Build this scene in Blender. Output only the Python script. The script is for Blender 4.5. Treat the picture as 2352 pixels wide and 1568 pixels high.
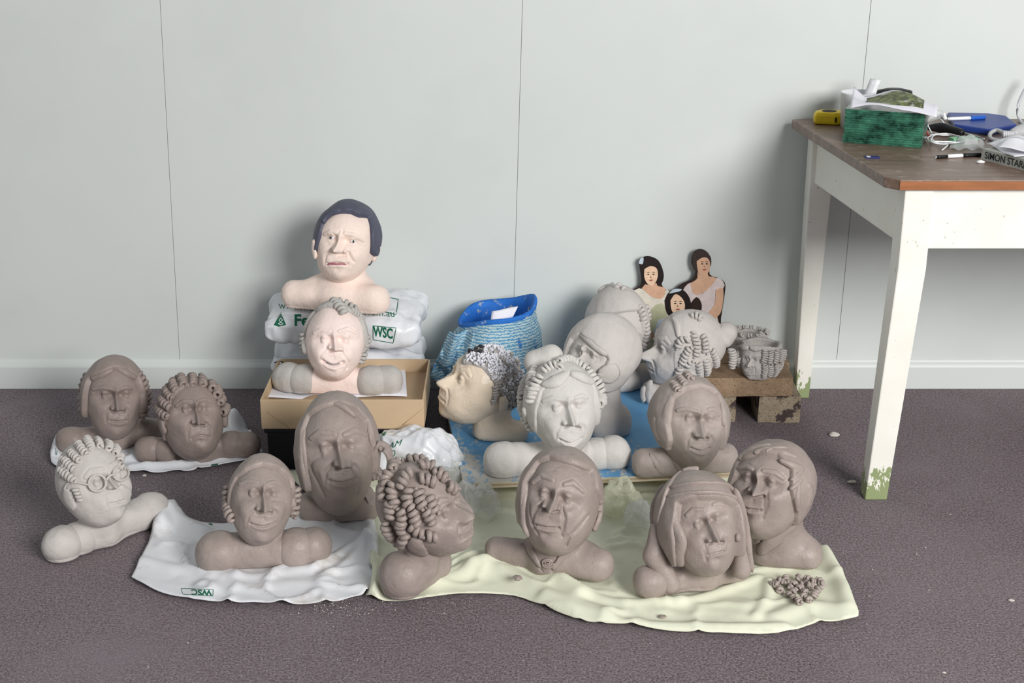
import bpy, math, random
import numpy as np
from mathutils import Vector, Matrix, noise
from mathutils.bvhtree import BVHTree

for _o in list(bpy.data.objects): bpy.data.objects.remove(_o)
scene = bpy.context.scene
COL = scene.collection
rng = random.Random(7)

# ------------------------------------------------------------------ camera, light, exposure
FPX, CX, CY = 3264.0, 1176.0, 784.0
CAM = Vector((0.0, -3.617, 1.412)); PITCH = math.radians(19.5)
FW = Vector((0, math.cos(PITCH), -math.sin(PITCH))); UPV = Vector((0, math.sin(PITCH), math.cos(PITCH)))
cd = bpy.data.cameras.new('camera'); cam = bpy.data.objects.new('camera', cd); COL.objects.link(cam)
cam.location = CAM; cam.rotation_euler = (math.pi/2 - PITCH, 0, 0)
cd.sensor_width = 36.0; cd.lens = FPX/2352*36.0; cd.clip_start = 0.05
scene.camera = cam

wd = bpy.data.worlds.new('world'); scene.world = wd; wd.use_nodes = True
_b = wd.node_tree.nodes['Background']; _b.inputs[0].default_value = (0.90, 0.95, 1.0, 1); _b.inputs[1].default_value = 0.30

def area(name, loc, target, sx, sy, power, col):
    l = bpy.data.lights.new(name, 'AREA'); l.shape = 'RECTANGLE'; l.size = sx; l.size_y = sy; l.energy = power; l.color = col
    o = bpy.data.objects.new(name, l); COL.objects.link(o); o.location = loc
    o.rotation_euler = (Vector(target) - Vector(loc)).to_track_quat('-Z', 'Y').to_euler(); return o
area('window_daylight', (2.65, -5.2, 2.55), (0.3, -0.5, 0.35), 2.1, 1.9, 385, (1.0, 0.985, 0.96))

vs = scene.view_settings
scene.display_settings.display_device = 'sRGB'
vs.view_transform = 'Standard'; vs.look = 'None'; vs.gamma = 1.0; vs.use_curve_mapping = False; vs.exposure = -0.26

# ------------------------------------------------------------------ pixel rays (photo frame 2352 x 1568)
def ray(x, y):
    return FW + Vector((1, 0, 0))*((x-CX)/FPX) - UPV*((y-CY)/FPX)
def onz(x, y, z=0.0):
    d = ray(x, y); return CAM + d*((z-CAM.z)/d.z)
def ony(x, y, Y):
    d = ray(x, y); return CAM + d*((Y-CAM.y)/d.y)
def proj(P):
    d = Vector(P)-CAM; z = d.dot(FW); return (CX+FPX*d.x/z, CY-FPX*d.dot(UPV)/z)
def pxsize(P): return (Vector(P)-CAM).dot(FW)/FPX

# ------------------------------------------------------------------ materials
def lin(c): 
    r = []
    for v in c[:3]:
        v = v/255.0; r.append(v/12.92 if v <= .04045 else ((v+.055)/1.055)**2.4)
    return (*r, 1.0)
class NT:
    def __init__(s, name):
        s.m = bpy.data.materials.new(name); s.m.use_nodes = True; s.t = s.m.node_tree
        s.b = s.t.nodes['Principled BSDF']
    def n(s, typ, **kw):
        x = s.t.nodes.new(typ)
        for k, v in kw.items():
            if k in x.inputs: x.inputs[k].default_value = v
            else: setattr(x, k, v)
        return x
    def l(s, a, b): s.t.links.new(a, b)
    def mix(s, fac, a, b):
        m = s.n('ShaderNodeMix', data_type='RGBA')
        for i, v in ((0, fac), (6, a), (7, b)):
            if isinstance(v, bpy.types.NodeSocket): s.l(v, m.inputs[i])
            else: m.inputs[i].default_value = v
        return m.outputs[2]
    def noise(s, scale, detail=3, rough=.55, coord='Object', stretch=None):
        tc = s.n('ShaderNodeTexCoord'); v = tc.outputs[coord]
        if stretch:
            mp = s.n('ShaderNodeMapping'); mp.inputs['Scale'].default_value = stretch; s.l(v, mp.inputs[0]); v = mp.outputs[0]
        nz = s.n('ShaderNodeTexNoise', Scale=scale, Detail=detail, Roughness=rough); s.l(v, nz.inputs['Vector'])
        return nz.outputs['Fac']
    def ramp(s, fac, a, b, ca=(0,0,0,1), cb=(1,1,1,1)):
        r = s.n('ShaderNodeValToRGB'); r.color_ramp.elements[0].position = a; r.color_ramp.elements[1].position = b
        r.color_ramp.elements[0].color = ca; r.color_ramp.elements[1].color = cb; s.l(fac, r.inputs[0]); return r.outputs[0]
    def bump(s, fac, strength, dist):
        b = s.n('ShaderNodeBump', Strength=strength, Distance=dist); s.l(fac, b.inputs['Height']); s.l(b.outputs[0], s.b.inputs['Normal'])
MATS = {}
def mat(name, col, rough=.6, var=.10, vscale=14, bump=.15, bscale=120, bdist=.002, spec=.3, col2=None, c2=(.5,.62), c2scale=40, metal=0, stretch=None):
    if name in MATS: return MATS[name]
    t = NT(name); c = lin(col)
    dk = tuple(v*(1-var) for v in c[:3])+(1,); lt = tuple(min(1, v*(1+var)) for v in c[:3])+(1,)
    f = t.noise(vscale, 4, stretch=stretch)
    out = t.mix(t.ramp(f, .3, .7), dk, lt)
    if col2 is not None:
        out = t.mix(t.ramp(t.noise(c2scale, 4, .65, stretch=stretch), *c2), out, lin(col2))
    t.l(out, t.b.inputs['Base Color'])
    t.b.inputs['Roughness'].default_value = rough; t.b.inputs['Specular IOR Level'].default_value = spec; t.b.inputs['Metallic'].default_value = metal
    if bump: t.bump(t.noise(bscale, 3, stretch=stretch), bump, bdist)
    MATS[name] = t.m; return t.m

def clay(name, col, rough=.62, var=.12):
    t = NT(name); c = lin(col)
    f = t.noise(16, 4, .6); g = t.noise(90, 3, .6)
    a = t.mix(t.ramp(f, .32, .68), tuple(v*(1-var) for v in c[:3])+(1,), tuple(min(1, v*(1+var)) for v in c[:3])+(1,))
    a = t.mix(t.ramp(g, .62, .78), a, tuple(v*.86 for v in c[:3])+(1,))
    t.l(a, t.b.inputs['Base Color']); t.b.inputs['Roughness'].default_value = rough; t.b.inputs['Specular IOR Level'].default_value = .35
    add = t.n('ShaderNodeMath', operation='ADD'); t.l(t.noise(42, 3, .5), add.inputs[0]); t.l(t.noise(150, 2), add.inputs[1])
    t.bump(add.outputs[0], .26, .0035); MATS[name] = t.m; return t.m
BROWN = clay('wet_brown_clay', (157, 144, 138), .46)
BROWN2 = clay('dark_brown_clay', (146, 132, 126), .46)
TAUPE = clay('half_dry_taupe_clay', (170, 158, 152), .55)
GREY = clay('dry_grey_clay', (206, 202, 198), .75, .06)
GREY2 = clay('dry_warm_grey_clay', (198, 192, 188), .75, .06)
PEACH = clay('peach_paint', (242, 222, 211), .6, .05)
PINK = clay('pale_pink_paint', (244, 224, 217), .65, .05)
CREAM = clay('cream_paint', (228, 211, 190), .35, .06)
HAIRBLUE = mat('slate_blue_paint', (82, 84, 100), .5, .12, 30, .3, 60, .004)
GREYPAINT = clay('light_grey_clay_paint', (186, 182, 178), .75, .07)

# ------------------------------------------------------------------ mesh helpers
WL = {}
def mk(name, V, F, m=None, parent=None, loc=None, smooth=True):
    V = np.asarray(V, float)
    if parent is not None: L = WL[parent]
    elif loc is not None: L = Vector(loc)
    else: L = Vector(((V[:,0].min()+V[:,0].max())/2, (V[:,1].min()+V[:,1].max())/2, V[:,2].min()))
    V = V - np.array(L)
    me = bpy.data.meshes.new(name); me.from_pydata(V.tolist(), [], [list(map(int, f)) for f in F] if not isinstance(F, np.ndarray) else F.tolist())
    me.update()
    if smooth: me.shade_smooth()
    o = bpy.data.objects.new(name, me); COL.objects.link(o)
    if m is not None: me.materials.append(m)
    if parent is not None: o.parent = parent
    else: o.location = L
    WL[o] = L
    return o
def empty(name, loc, label=None, cat=None, group=None):
    o = bpy.data.objects.new(name, None); COL.objects.link(o); o.location = loc; o.empty_display_size = .05; WL[o] = Vector(loc)
    return tag(o, label, cat, group)
def tag(o, label=None, cat=None, group=None, kind=None):
    if label: o['label'] = label
    if cat: o['category'] = cat
    if group: o['group'] = group
    if kind: o['kind'] = kind
    return o
def hexa(P):   # 8 points: bottom 4 (ccw) then top 4
    return [(0,3,2,1),(4,5,6,7),(0,1,5,4),(1,2,6,5),(2,3,7,6),(3,0,4,7)]
def boxv(x0, x1, y0, y1, z0, z1):
    return [(x0,y0,z0),(x1,y0,z0),(x1,y1,z0),(x0,y1,z0),(x0,y0,z1),(x1,y0,z1),(x1,y1,z1),(x0,y1,z1)]
def bevel(o, w=.003, seg=2):
    b = o.modifiers.new('bevel', 'BEVEL'); b.width = w; b.segments = seg; b.limit_method = 'ANGLE'; return o
def box(name, x0, x1, y0, y1, z0, z1, m, parent=None, bw=.002, M=None):
    V = boxv(x0, x1, y0, y1, z0, z1)
    if M is not None: V = [tuple(M @ Vector(v)) for v in V]
    o = mk(name, V, hexa(0), m, parent, smooth=False)
    if bw: bevel(o, bw)
    return o
def prism(name, poly, z0, z1, m, parent=None, bw=0):   # poly: list of (x,y) ccw
    n = len(poly); V = [(x, y, z0) for x, y in poly]+[(x, y, z1) for x, y in poly]
    F = [tuple(range(n-1, -1, -1)), tuple(range(n, 2*n))]+[(i, (i+1) % n, n+(i+1) % n, n+i) for i in range(n)]
    o = mk(name, V, F, m, parent, smooth=False)
    if bw: bevel(o, bw)
    return o
def resample(P, n):
    P = [np.array(p, float) for p in P]
    if len(P) > 2:   # catmull-rom
        Q = []; k = len(P)
        for i in range(k-1):
            a, b, c, d = P[max(i-1, 0)], P[i], P[i+1], P[min(i+2, k-1)]
            for t in np.linspace(0, 1, 9)[:-1]:
                Q.append(.5*((2*b)+(-a+c)*t+(2*a-5*b+4*c-d)*t*t+(-a+3*b-3*c+d)*t**3))
        Q.append(P[-1]); P = Q
    P = np.array(P); s = np.r_[0, np.cumsum(np.linalg.norm(np.diff(P[:, :3], axis=0), axis=1))]
    t = np.linspace(0, s[-1], n)
    return np.stack([np.interp(t, s, P[:, k]) for k in range(P.shape[1])], 1), s[-1]
def loft(C, A, B, close=True):   # centre line, half-axis vectors: elliptical tube
    n = len(C); k = 10
    th = np.arange(k)*2*math.pi/k
    V = (C[:, None, :]+np.cos(th)[None, :, None]*A[:, None, :]+np.sin(th)[None, :, None]*B[:, None, :]).reshape(-1, 3)
    F = [(i*k+j, i*k+(j+1) % k, (i+1)*k+(j+1) % k, (i+1)*k+j) for i in range(n-1) for j in range(k)]
    F += [tuple(range(k-1, -1, -1)), tuple((n-1)*k+j for j in range(k))]
    return V, F
def tube(P, r, n=24, k=6):
    C, L = resample(P, n); T = np.gradient(C, axis=0); T /= np.linalg.norm(T, axis=1)[:, None]+1e-9
    up = np.array([0, 0, 1.0]); A = np.cross(T, up); bad = np.linalg.norm(A, axis=1) < .05; A[bad] = (1, 0, 0)
    A /= np.linalg.norm(A, axis=1)[:, None]; B = np.cross(A, T)
    rr = np.full(n, r) if np.isscalar(r) else np.interp(np.linspace(0, 1, n), np.linspace(0, 1, len(r)), r)
    return loft(C, A*rr[:, None], B*rr[:, None])
def lathe(prof, c, k=28, axis=None, sx=1, sy=1):   # profile (r,z)
    th = np.arange(k)*2*math.pi/k; V = []
    for r, z in prof: V += [(c[0]+r*sx*math.cos(t), c[1]+r*sy*math.sin(t), c[2]+z) for t in th]
    n = len(prof); F = [(i*k+j, i*k+(j+1) % k, (i+1)*k+(j+1) % k, (i+1)*k+j) for i in range(n-1) for j in range(k)]
    F += [tuple(range(k-1, -1, -1)), tuple((n-1)*k+j for j in range(k))]
    return V, F
def sstep(a, b, x):
    t = np.clip((x-a)/(b-a), 0, 1); return t*t*(3-2*t)
_ns = np.random.RandomState(3)
_K = _ns.normal(size=(3, 14, 3)); _PH = _ns.uniform(0, 6.28, (3, 14))
def lump(V, scale, seed=0.0):   # cheap smooth noise, about -1..1
    out = np.zeros(len(V))
    for o in range(3):
        k = _K[o]*scale*(2.0**o)
        out += np.sin(V @ k.T*1.0+_PH[o]+seed*(1.7+np.arange(14))).mean(1)*(2.6/(1.8**o))
    return out
def normals(V, F):
    V = np.asarray(V); F = np.asarray(F); N = np.zeros_like(V)
    a, b, c, d = (V[F[:, i]] for i in range(4)); fn = np.cross(c-a, d-b)
    for i in range(4): np.add.at(N, F[:, i], fn)
    return N/(np.linalg.norm(N, axis=1)[:, None]+1e-12)
def surfnet(fn, lo, hi, vox):
    lo = np.array(lo); hi = np.array(hi); n = np.ceil((hi-lo)/vox).astype(int)+1
    g = [lo[i]+np.arange(n[i])*vox for i in range(3)]
    X, Y, Z = np.meshgrid(*g, indexing='ij'); D = fn(X, Y, Z); S = D < 0
    c = tuple(k-1 for k in n); acc = np.zeros(c+(3,)); cnt = np.zeros(c)
    def sl(A, o): return A[o[0]:o[0]+c[0], o[1]:o[1]+c[1], o[2]:o[2]+c[2]]
    for ax in range(3):
        for u in (0, 1):
            for v in (0, 1):
                o = [0, 0, 0]; oth = [i for i in range(3) if i != ax]; o[oth[0]] = u; o[oth[1]] = v
                p = list(o); p[ax] = 1
                da, db = sl(D, o), sl(D, p); m = (da < 0) != (db < 0)
                t = np.where(m, da/(da-db+1e-30), 0)
                pos = np.zeros(c+(3,)); pos[..., oth[0]] = u; pos[..., oth[1]] = v; pos[..., ax] = t
                acc += pos*m[..., None]; cnt += m
    act = cnt > 0; idx = -np.ones(c, int); idx[act] = np.arange(act.sum())
    ijk = np.argwhere(act); V = lo+(ijk+acc[act]/cnt[act][:, None])*vox
    Fs = []
    for ax in range(3):
        b, d = [(1, 2), (2, 0), (0, 1)][ax]
        s0 = [slice(1, -1)]*3; s0[ax] = slice(0, -1); s1 = list(s0); s1[ax] = slice(1, None)
        A, Bv = S[tuple(s0)], S[tuple(s1)]; m = A != Bv; q = np.argwhere(m)
        if not len(q): continue
        q[:, b] += 1; q[:, d] += 1; e = np.zeros(3, int)
        def gi(ob, od):
            r = q.copy(); r[:, b] += ob; r[:, d] += od; return idx[r[:, 0], r[:, 1], r[:, 2]]
        quad = np.stack([gi(-1, -1), gi(0, -1), gi(0, 0), gi(-1, 0)], 1)
        fl = Bv[m]; quad[fl] = quad[fl][:, ::-1]; Fs.append(quad)
    F = np.concatenate(Fs); F = F[(F >= 0).all(1)]
    return V, F
def sd_cap(X, Y, Z, a, b, r0, r1, sy=1.0, p=2.0):   # tapered capsule, squashed in y by sy
    a = np.array(a); b = np.array(b); d = b-a; L = max((d*d).sum(), 1e-12)
    t = np.clip(((X-a[0])*d[0]+(Y-a[1])*d[1]+(Z-a[2])*d[2])/L, 0, 1)
    u, v, w = np.abs(X-a[0]-t*d[0]), np.abs((Y-a[1]-t*d[1])/sy), np.abs(Z-a[2]-t*d[2])
    q = np.sqrt(u*u+v*v+w*w) if p == 2 else (u**p+v**p+w**p)**(1/p)
    return q-(r0+(r1-r0)*t)
def smin(a, b, k):
    h = np.clip(.5+.5*(b-a)/k, 0, 1); return b*(1-h)+a*h-k*h*(1-h)
def inpoly(P, x, y):
    ins = np.zeros(x.shape, bool); n = len(P)
    for i in range(n):
        x0, y0 = P[i]; x1, y1 = P[(i+1) % n]
        c = ((y0 > y) != (y1 > y)) & (x < (x1-x0)*(y-y0)/((y1-y0) if y1 != y0 else 1e-9)+x0); ins ^= c
    return ins
def polydist(P, x, y, closed=True):
    best = np.full(x.shape, 1e9); nx = np.zeros(x.shape); ny = np.zeros(x.shape); n = len(P)
    for i in range(n if closed else n-1):
        ax, ay = P[i]; bx, by = P[(i+1) % n]; dx, dy = bx-ax, by-ay; L = dx*dx+dy*dy+1e-18
        t = np.clip(((x-ax)*dx+(y-ay)*dy)/L, 0, 1); qx, qy = ax+t*dx, ay+t*dy; d = np.hypot(x-qx, y-qy)
        m = d < best; best = np.where(m, d, best); nx = np.where(m, qx, nx); ny = np.where(m, qy, ny)
    return best, nx, ny
# ------------------------------------------------------------------ the room
WALLC = (214, 219, 217)
m_wall = mat('painted_wallboard', WALLC, .55, .02, 2.0, .04, 300, .001, .3, col2=(206, 211, 209), c2=(.5, .8), c2scale=1.3)
m_wall2 = mat('painted_skirting', (216, 221, 219), .45, .02, 3, .03, 200, .001)
m_gap = mat('panel_gap_shadow_line', (196, 200, 198), .8)
t = NT('grey_brown_carpet')
a = t.mix(t.ramp(t.noise(210, 3, .75), .34, .66), lin((76, 67, 70)), lin((186, 172, 179)))
a = t.mix(t.ramp(t.noise(110, 2, .6, stretch=(.5, 1.5, 1)), .5, .75), a, lin((124, 108, 109)))
a = t.mix(t.ramp(t.noise(600, 2, .7), .58, .72), a, lin((206, 194, 199)))
a = t.mix(t.ramp(t.noise(2.2, 5, .6), .55, .80), a, lin((160, 149, 156)))
a = t.mix(t.ramp(t.noise(700, 2, .7), .50, .66), a, t.mix(t.ramp(t.noise(1.6, 4, .55), .45, .62), a, lin((186, 176, 180))))
t.l(a, t.b.inputs['Base Color']); t.b.inputs['Roughness'].default_value = .95; t.b.inputs['Specular IOR Level'].default_value = .1
t.bump(t.noise(420, 3, .8), .9, .006); m_carpet = t.m

fl = mk('floor', [(-3.2, -6.5, 0), (3.4, -6.5, 0), (3.4, 0.02, 0), (-3.2, 0.02, 0)], [(0, 1, 2, 3)], m_carpet, loc=(0, -3, 0)); tag(fl, kind='structure')
wb = mk('wall_back', boxv(-3.2, 3.4, .0022, .10, 0, 2.9), hexa(0), m_gap, smooth=False); tag(wb, kind='structure')
# panel joints, through the points where the photo shows them (top, low)
J = [((367, 0), (412, 822)), ((1200, 0), (1180, 690)), ((2001, 0), (1921, 830))]
edges = [(-3.2, -3.2)]
for (x0, y0), (x1, y1) in J:
    p, q = ony(x0, y0, 0), ony(x1, y1, 0); k = (p.x-q.x)/(p.z-q.z)
    edges.append((q.x-k*q.z, q.x+k*(2.9-q.z)))
edges.append((3.4, 3.4)); g = .0007
for (a0, a1), (b0, b1) in zip(edges[:-1], edges[1:]):
    V = [(a0+g, 0, .0), (b0-g, 0, .0), (b0-g, 0.0020, .0), (a0+g, 0.0020, .0), (a1+g, 0, 2.9), (b1-g, 0, 2.9), (b1-g, 0.0020, 2.9), (a1+g, 0.0020, 2.9)]
    bevel(mk('wall_panel', V, hexa(0), m_wall, wb, smooth=False), .0008, 2)
prof = [(-.016, 0), (-.016, .062), (-.013, .069), (-.006, .074), (-.004, .079), (0, .081), (0, 0)]
n = len(prof); V = [(x, y, z) for x in (-3.2, 3.4) for y, z in prof]
bb = mk('baseboard_back', V, [tuple(range(n)), tuple(range(2*n-1, n-1, -1))]+[(i, n+i, n+(i+1) % n, (i+1) % n) for i in range(n)], m_wall2, smooth=False); tag(bb, kind='structure'); bevel(bb, .001)
# the rest of the room, behind and beside the photographer
m_ceil = mat('white_ceiling', (235, 235, 232), .8, .02)
def slab(name, *b, m=m_wall):
    o = mk(name, boxv(*b), hexa(0), m, smooth=False); tag(o, kind='structure'); return o
slab('wall_left', -3.3, -3.2, -6.5, .1, 0, 2.9)

# ------------------------------------------------------------------ table
m_tpaint = NT('chipped_cream_paint')
t = m_tpaint; a = t.mix(t.ramp(t.noise(9, 3), .35, .7), lin((238, 236, 226)), lin((246, 244, 237)))
tc = t.n('ShaderNodeTexCoord'); sp = t.n('ShaderNodeSeparateXYZ'); t.l(tc.outputs['Object'], sp.inputs[0])
low = t.n('ShaderNodeMapRange'); low.inputs[1].default_value = .0; low.inputs[2].default_value = .13; low.inputs[3].default_value = .34; low.inputs[4].default_value = .0; t.l(sp.outputs[2], low.inputs[0])
ad = t.n('ShaderNodeMath', operation='ADD'); t.l(t.noise(38, 4, .7, stretch=(1, 1, .45)), ad.inputs[0]); t.l(low.outputs[0], ad.inputs[1])
a = t.mix(t.ramp(ad.outputs[0], .705, .715), a, lin((150, 163, 118)))
a = t.mix(t.ramp(t.noise(70, 3, .6), .70, .73), a, lin((186, 182, 160)))
t.l(a, t.b.inputs['Base Color']); t.b.inputs['Roughness'].default_value = .4; t.bump(ad.outputs[0], .1, .002); m_tpaint = t.m
t = NT('varnished_brown_tabletop')
a = t.mix(t.ramp(t.noise(5, 5, .65, stretch=(1, 9, 9)), .3, .72), lin((98, 78, 66)), lin((138, 114, 98)))
a = t.mix(t.ramp(t.noise(26, 4, .7, stretch=(.8, 1.3, 1)), .56, .80), a, lin((176, 160, 148)))
a = t.mix(t.ramp(t.noise(130, 2, .7), .74, .80), a, lin((205, 195, 188)))
t.l(a, t.b.inputs['Base Color']); t.b.inputs['Roughness'].default_value = .38; m_top = t.m
m_edge = mat('worn_orange_wood_edge', (158, 102, 66), .45, .18, 12, .1, 90, .001, stretch=(1, 8, 8))
ZT = .741
TB = empty("table", (1.4, -.38, 0), 'old cream painted wooden table with brown varnished top and chipped legs', 'table')
def tz(x, y): p = onz(x, y, ZT); return (p.x, p.y)
pl = [tz(1819, 274), tz(2032, 406), tz(2068, 413)]
yf = pl[2][1]; xr = pl[2][0]+1.45
poly = [pl[0], pl[1], pl[2], (xr, yf), (xr, -.03), (tz(1845, 269)[0], -.03)]
bevel(prism('tabletop', poly, ZT-.023, ZT, m_top, TB), .0025)
V = [(pl[2][0], yf-.0015, ZT-.0215), (xr-.002, yf-.0015, ZT-.0215), (xr-.002, yf+.0, ZT-.0215), (pl[2][0], yf, ZT-.0215),
     (pl[2][0], yf-.0015, ZT-.003), (xr-.002, yf-.0015, ZT-.003), (xr-.002, yf, ZT-.003), (pl[2][0], yf, ZT-.003)]
mk('front_edge', V, hexa(0), m_edge, TB, smooth=False)
def leg(x0t, x1t, y0t, y1t, x0b, x1b, y0b, y1b, ztop):
    V = [(x0b, y0b, 0), (x1b, y0b, 0), (x1b, y1b, 0), (x0b, y1b, 0)]
    zm = .545
    V += [(x0t, y0t, zm), (x1t, y0t, zm), (x1t, y1t, zm), (x0t, y1t, zm), (x0t, y0t, ztop), (x1t, y0t, ztop), (x1t, y1t, ztop), (x0t, y1t, ztop)]
    F = [(0, 3, 2, 1), (8, 9, 10, 11)]
    for b in (0, 4): F += [(b+i, b+(i+1) % 4, b+4+(i+1) % 4, b+4+i) for i in range(4)]
    bevel(mk('leg', V, F, m_tpaint, TB, smooth=False), .003)
YF = -.705
fl0, fl1 = ony(1986, 1150, YF), ony(2037, 1150, YF); ft0, ft1 = ony(2079, 438, YF), ony(2146, 438, YF)
leg(ft0.x, ft1.x, YF, YF+.065, fl0.x, fl1.x, YF, YF+.047, ZT-.023)
YB = -.085
bl0, bl1 = ony(1826, 915, YB), ony(1858, 915, YB); bt0, bt1 = ony(1866, 330, YB), ony(1918, 330, YB)
leg(bt0.x, bt1.x, YB-.0, YB+.055, bl0.x, bl1.x, YB, YB+.042, ZT-.023)
leg(xr-.11, xr-.045, YF, YF+.065, xr-.08, xr-.035, YF, YF+.047, ZT-.023); leg(xr-.11, xr-.045, YB, YB+.055, xr-.08, xr-.035, YB, YB+.042, ZT-.023)
z1 = ony(2200, 573, YF).z
box('apron', ft1.x-.001, xr-.10, YF+.006, YF+.028, z1, ZT-.023, m_tpaint, TB)
V = []
xa, xb = bt0.x+.012, ft0.x+.012
V = [(xb, YF+.06, z1), (xb+.022, YF+.06, z1), (xa+.022, YB+.004, z1), (xa, YB+.004, z1)]; V += [(x, y, ZT-.023) for x, y, z in V]
mk('apron', V, hexa(0), m_tpaint, TB, smooth=False)
box('apron', bt1.x, xr-.10, YB+.03, YB+.05, z1, ZT-.023, m_tpaint, TB)

# ------------------------------------------------------------------ things on the table
def T3(x, y, h=0): return onz(x, y, ZT+h)
def rotbox(name, c, sx, sy, sz, rz, m, parent=None, bw=.002, tilt=0):
    M = Matrix.Translation(c) @ Matrix.Rotation(rz, 4, 'Z') @ Matrix.Rotation(tilt, 4, 'X')
    return box(name, -sx/2, sx/2, -sy/2, sy/2, 0, sz, m, parent, bw, M)
def textmesh(s, size, font_shear=0, bold=0, sub=0):
    c = bpy.data.curves.new('t', 'FONT'); c.body = s; c.size = size; c.shear = font_shear; c.offset = bold; c.align_x = 'LEFT'; c.resolution_u = 3
    o = bpy.data.objects.new('t', c); COL.objects.link(o)
    dg = bpy.context.evaluated_depsgraph_get(); me = bpy.data.meshes.new_from_object(o.evaluated_get(dg))
    import bmesh
    bm = bmesh.new(); bm.from_mesh(me); bmesh.ops.triangulate(bm, faces=bm.faces[:])
    for _ in range(sub):
        es = [e for e in bm.edges if e.calc_length() > size*.16]
        if not es: break
        bmesh.ops.subdivide_edges(bm, edges=es, cuts=1); bmesh.ops.triangulate(bm, faces=bm.faces[:])
    V = [tuple(v.co) for v in bm.verts]; bm.verts.index_update(); F = [tuple(v.index for v in f.verts) for f in bm.faces]
    bm.free(); bpy.data.objects.remove(o); bpy.data.curves.remove(c); bpy.data.meshes.remove(me)
    return np.array(V), F
m_black = mat('black_plastic', (26, 26, 28), .4, .1, bump=0)
m_white = mat('white_plastic', (236, 238, 240), .35, .02, bump=0)
m_paper = mat('white_paper', (236, 235, 242), .7, .02, 20, .05, 40, .002)
m_yellow = mat('yellow_plastic', (232, 200, 40), .35, .05, bump=0)
m_greyp = mat('grey_plastic', (184, 184, 186), .4, .04, bump=0)
m_ltgrey = mat('pale_grey_plastic', (205, 206, 210), .4, .04, bump=0)
m_blue = mat('royal_blue_plastic', (44, 68, 142), .4, .08, bump=.1)
m_pen = mat('bright_blue_plastic', (40, 96, 190), .35, .05, bump=0)
m_navy = mat('navy_plastic', (42, 46, 110), .4, .05, bump=0)
m_red = mat('red_plastic', (176, 52, 44), .4, .05, bump=0)
m_green = mat('pale_green_card', (140, 205, 160), .6, .08, bump=0)
m_steel = mat('steel', (160, 160, 160), .3, .05, metal=1, bump=0)
m_ink = mat('black_ink', (38, 38, 42), .6, .05, bump=0)
def glassmat(name, col, rough, trans, alpha=1.0):
    t = NT(name); t.b.inputs['Base Color'].default_value = lin(col); t.b.inputs['Roughness'].default_value = rough
    t.b.inputs['Transmission Weight'].default_value = trans; t.b.inputs['IOR'].default_value = 1.45; t.b.inputs['Alpha'].default_value = alpha; return t.m
m_clear = glassmat('clear_plastic', (236, 238, 240), .12, .5, .42)
t = NT('green_sheet_glass')
a = t.mix(t.ramp(t.noise(22, 4, .7, stretch=(1, 1, 1.6)), .36, .66), lin((16, 58, 46)), lin((84, 158, 128)))
t.l(a, t.b.inputs['Base Color']); t.b.inputs['Roughness'].default_value = .10; t.b.inputs['Transmission Weight'].default_value = .35
t.bump(t.noise(160, 3, stretch=(1, 1, 6)), .35, .002); m_glass = t.m
m_seam = mat('white_glass_dust', (170, 205, 190), .5, .2, 90)

# stack of green glass sheets
c0, c1, c2 = T3(1936, 327), T3(2116, 340), T3(2126, 276)
GS = empty('glass_sheet_stack', ((c0.x+c1.x)/2, c0.y, ZT), 'stack of green edged glass sheets under the crumpled print on table', 'glass sheets')
ex = (c1-c0); wx = ex.length; ex.normalize(); ey = Vector((-ex.y, ex.x, 0)); dep = .115
hgt = .079; ns = 15
for i in range(ns):
    o = [rng.uniform(-.0012, .0012) for _ in range(4)]; z0 = ZT+.0003+hgt*i/ns; z1_ = ZT+hgt*(i+1)/ns-.0002
    q = [c0+ex*o[0]+ey*(o[1]), c0+ex*(wx+o[2])+ey*o[1], c0+ex*(wx+o[2])+ey*(dep+o[3]), c0+ex*o[0]+ey*(dep+o[3])]
    mk('glass_sheet', [(p.x, p.y, z0) for p in q]+[(p.x, p.y, z1_) for p in q], hexa(0), m_glass, GS, smooth=False)
# crumpled colour print on top of it
t = NT('garden_print'); g1 = t.mix(t.ramp(t.noise(60, 4, .7), .38, .6), lin((38, 46, 34)), lin((122, 134, 70)))
g1 = t.mix(t.ramp(t.noise(34, 3, .6), .56, .66), g1, lin((176, 172, 162)))
tc = t.n('ShaderNodeTexCoord'); sp = t.n('ShaderNodeSeparateXYZ'); t.l(tc.outputs['UV'], sp.inputs[0])
def band(t, sock, a, b):
    x = t.n('ShaderNodeMath', operation='GREATER_THAN'); t.l(sock, x.inputs[0]); x.inputs[1].default_value = a
    y = t.n('ShaderNodeMath', operation='LESS_THAN'); t.l(sock, y.inputs[0]); y.inputs[1].default_value = b
    m = t.n('ShaderNodeMath', operation='MULTIPLY'); t.l(x.outputs[0], m.inputs[0]); t.l(y.outputs[0], m.inputs[1]); return m.outputs[0]
mm = t.n('ShaderNodeMath', operation='MULTIPLY'); t.l(band(t, sp.outputs[0], .17, .84), mm.inputs[0]); t.l(band(t, sp.outputs[1], .12, .88), mm.inputs[1])
t.l(t.mix(mm.outputs[0], lin((224, 222, 232)), g1), t.b.inputs['Base Color']); t.b.inputs['Roughness'].default_value = .5; m_print = t.m
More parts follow.
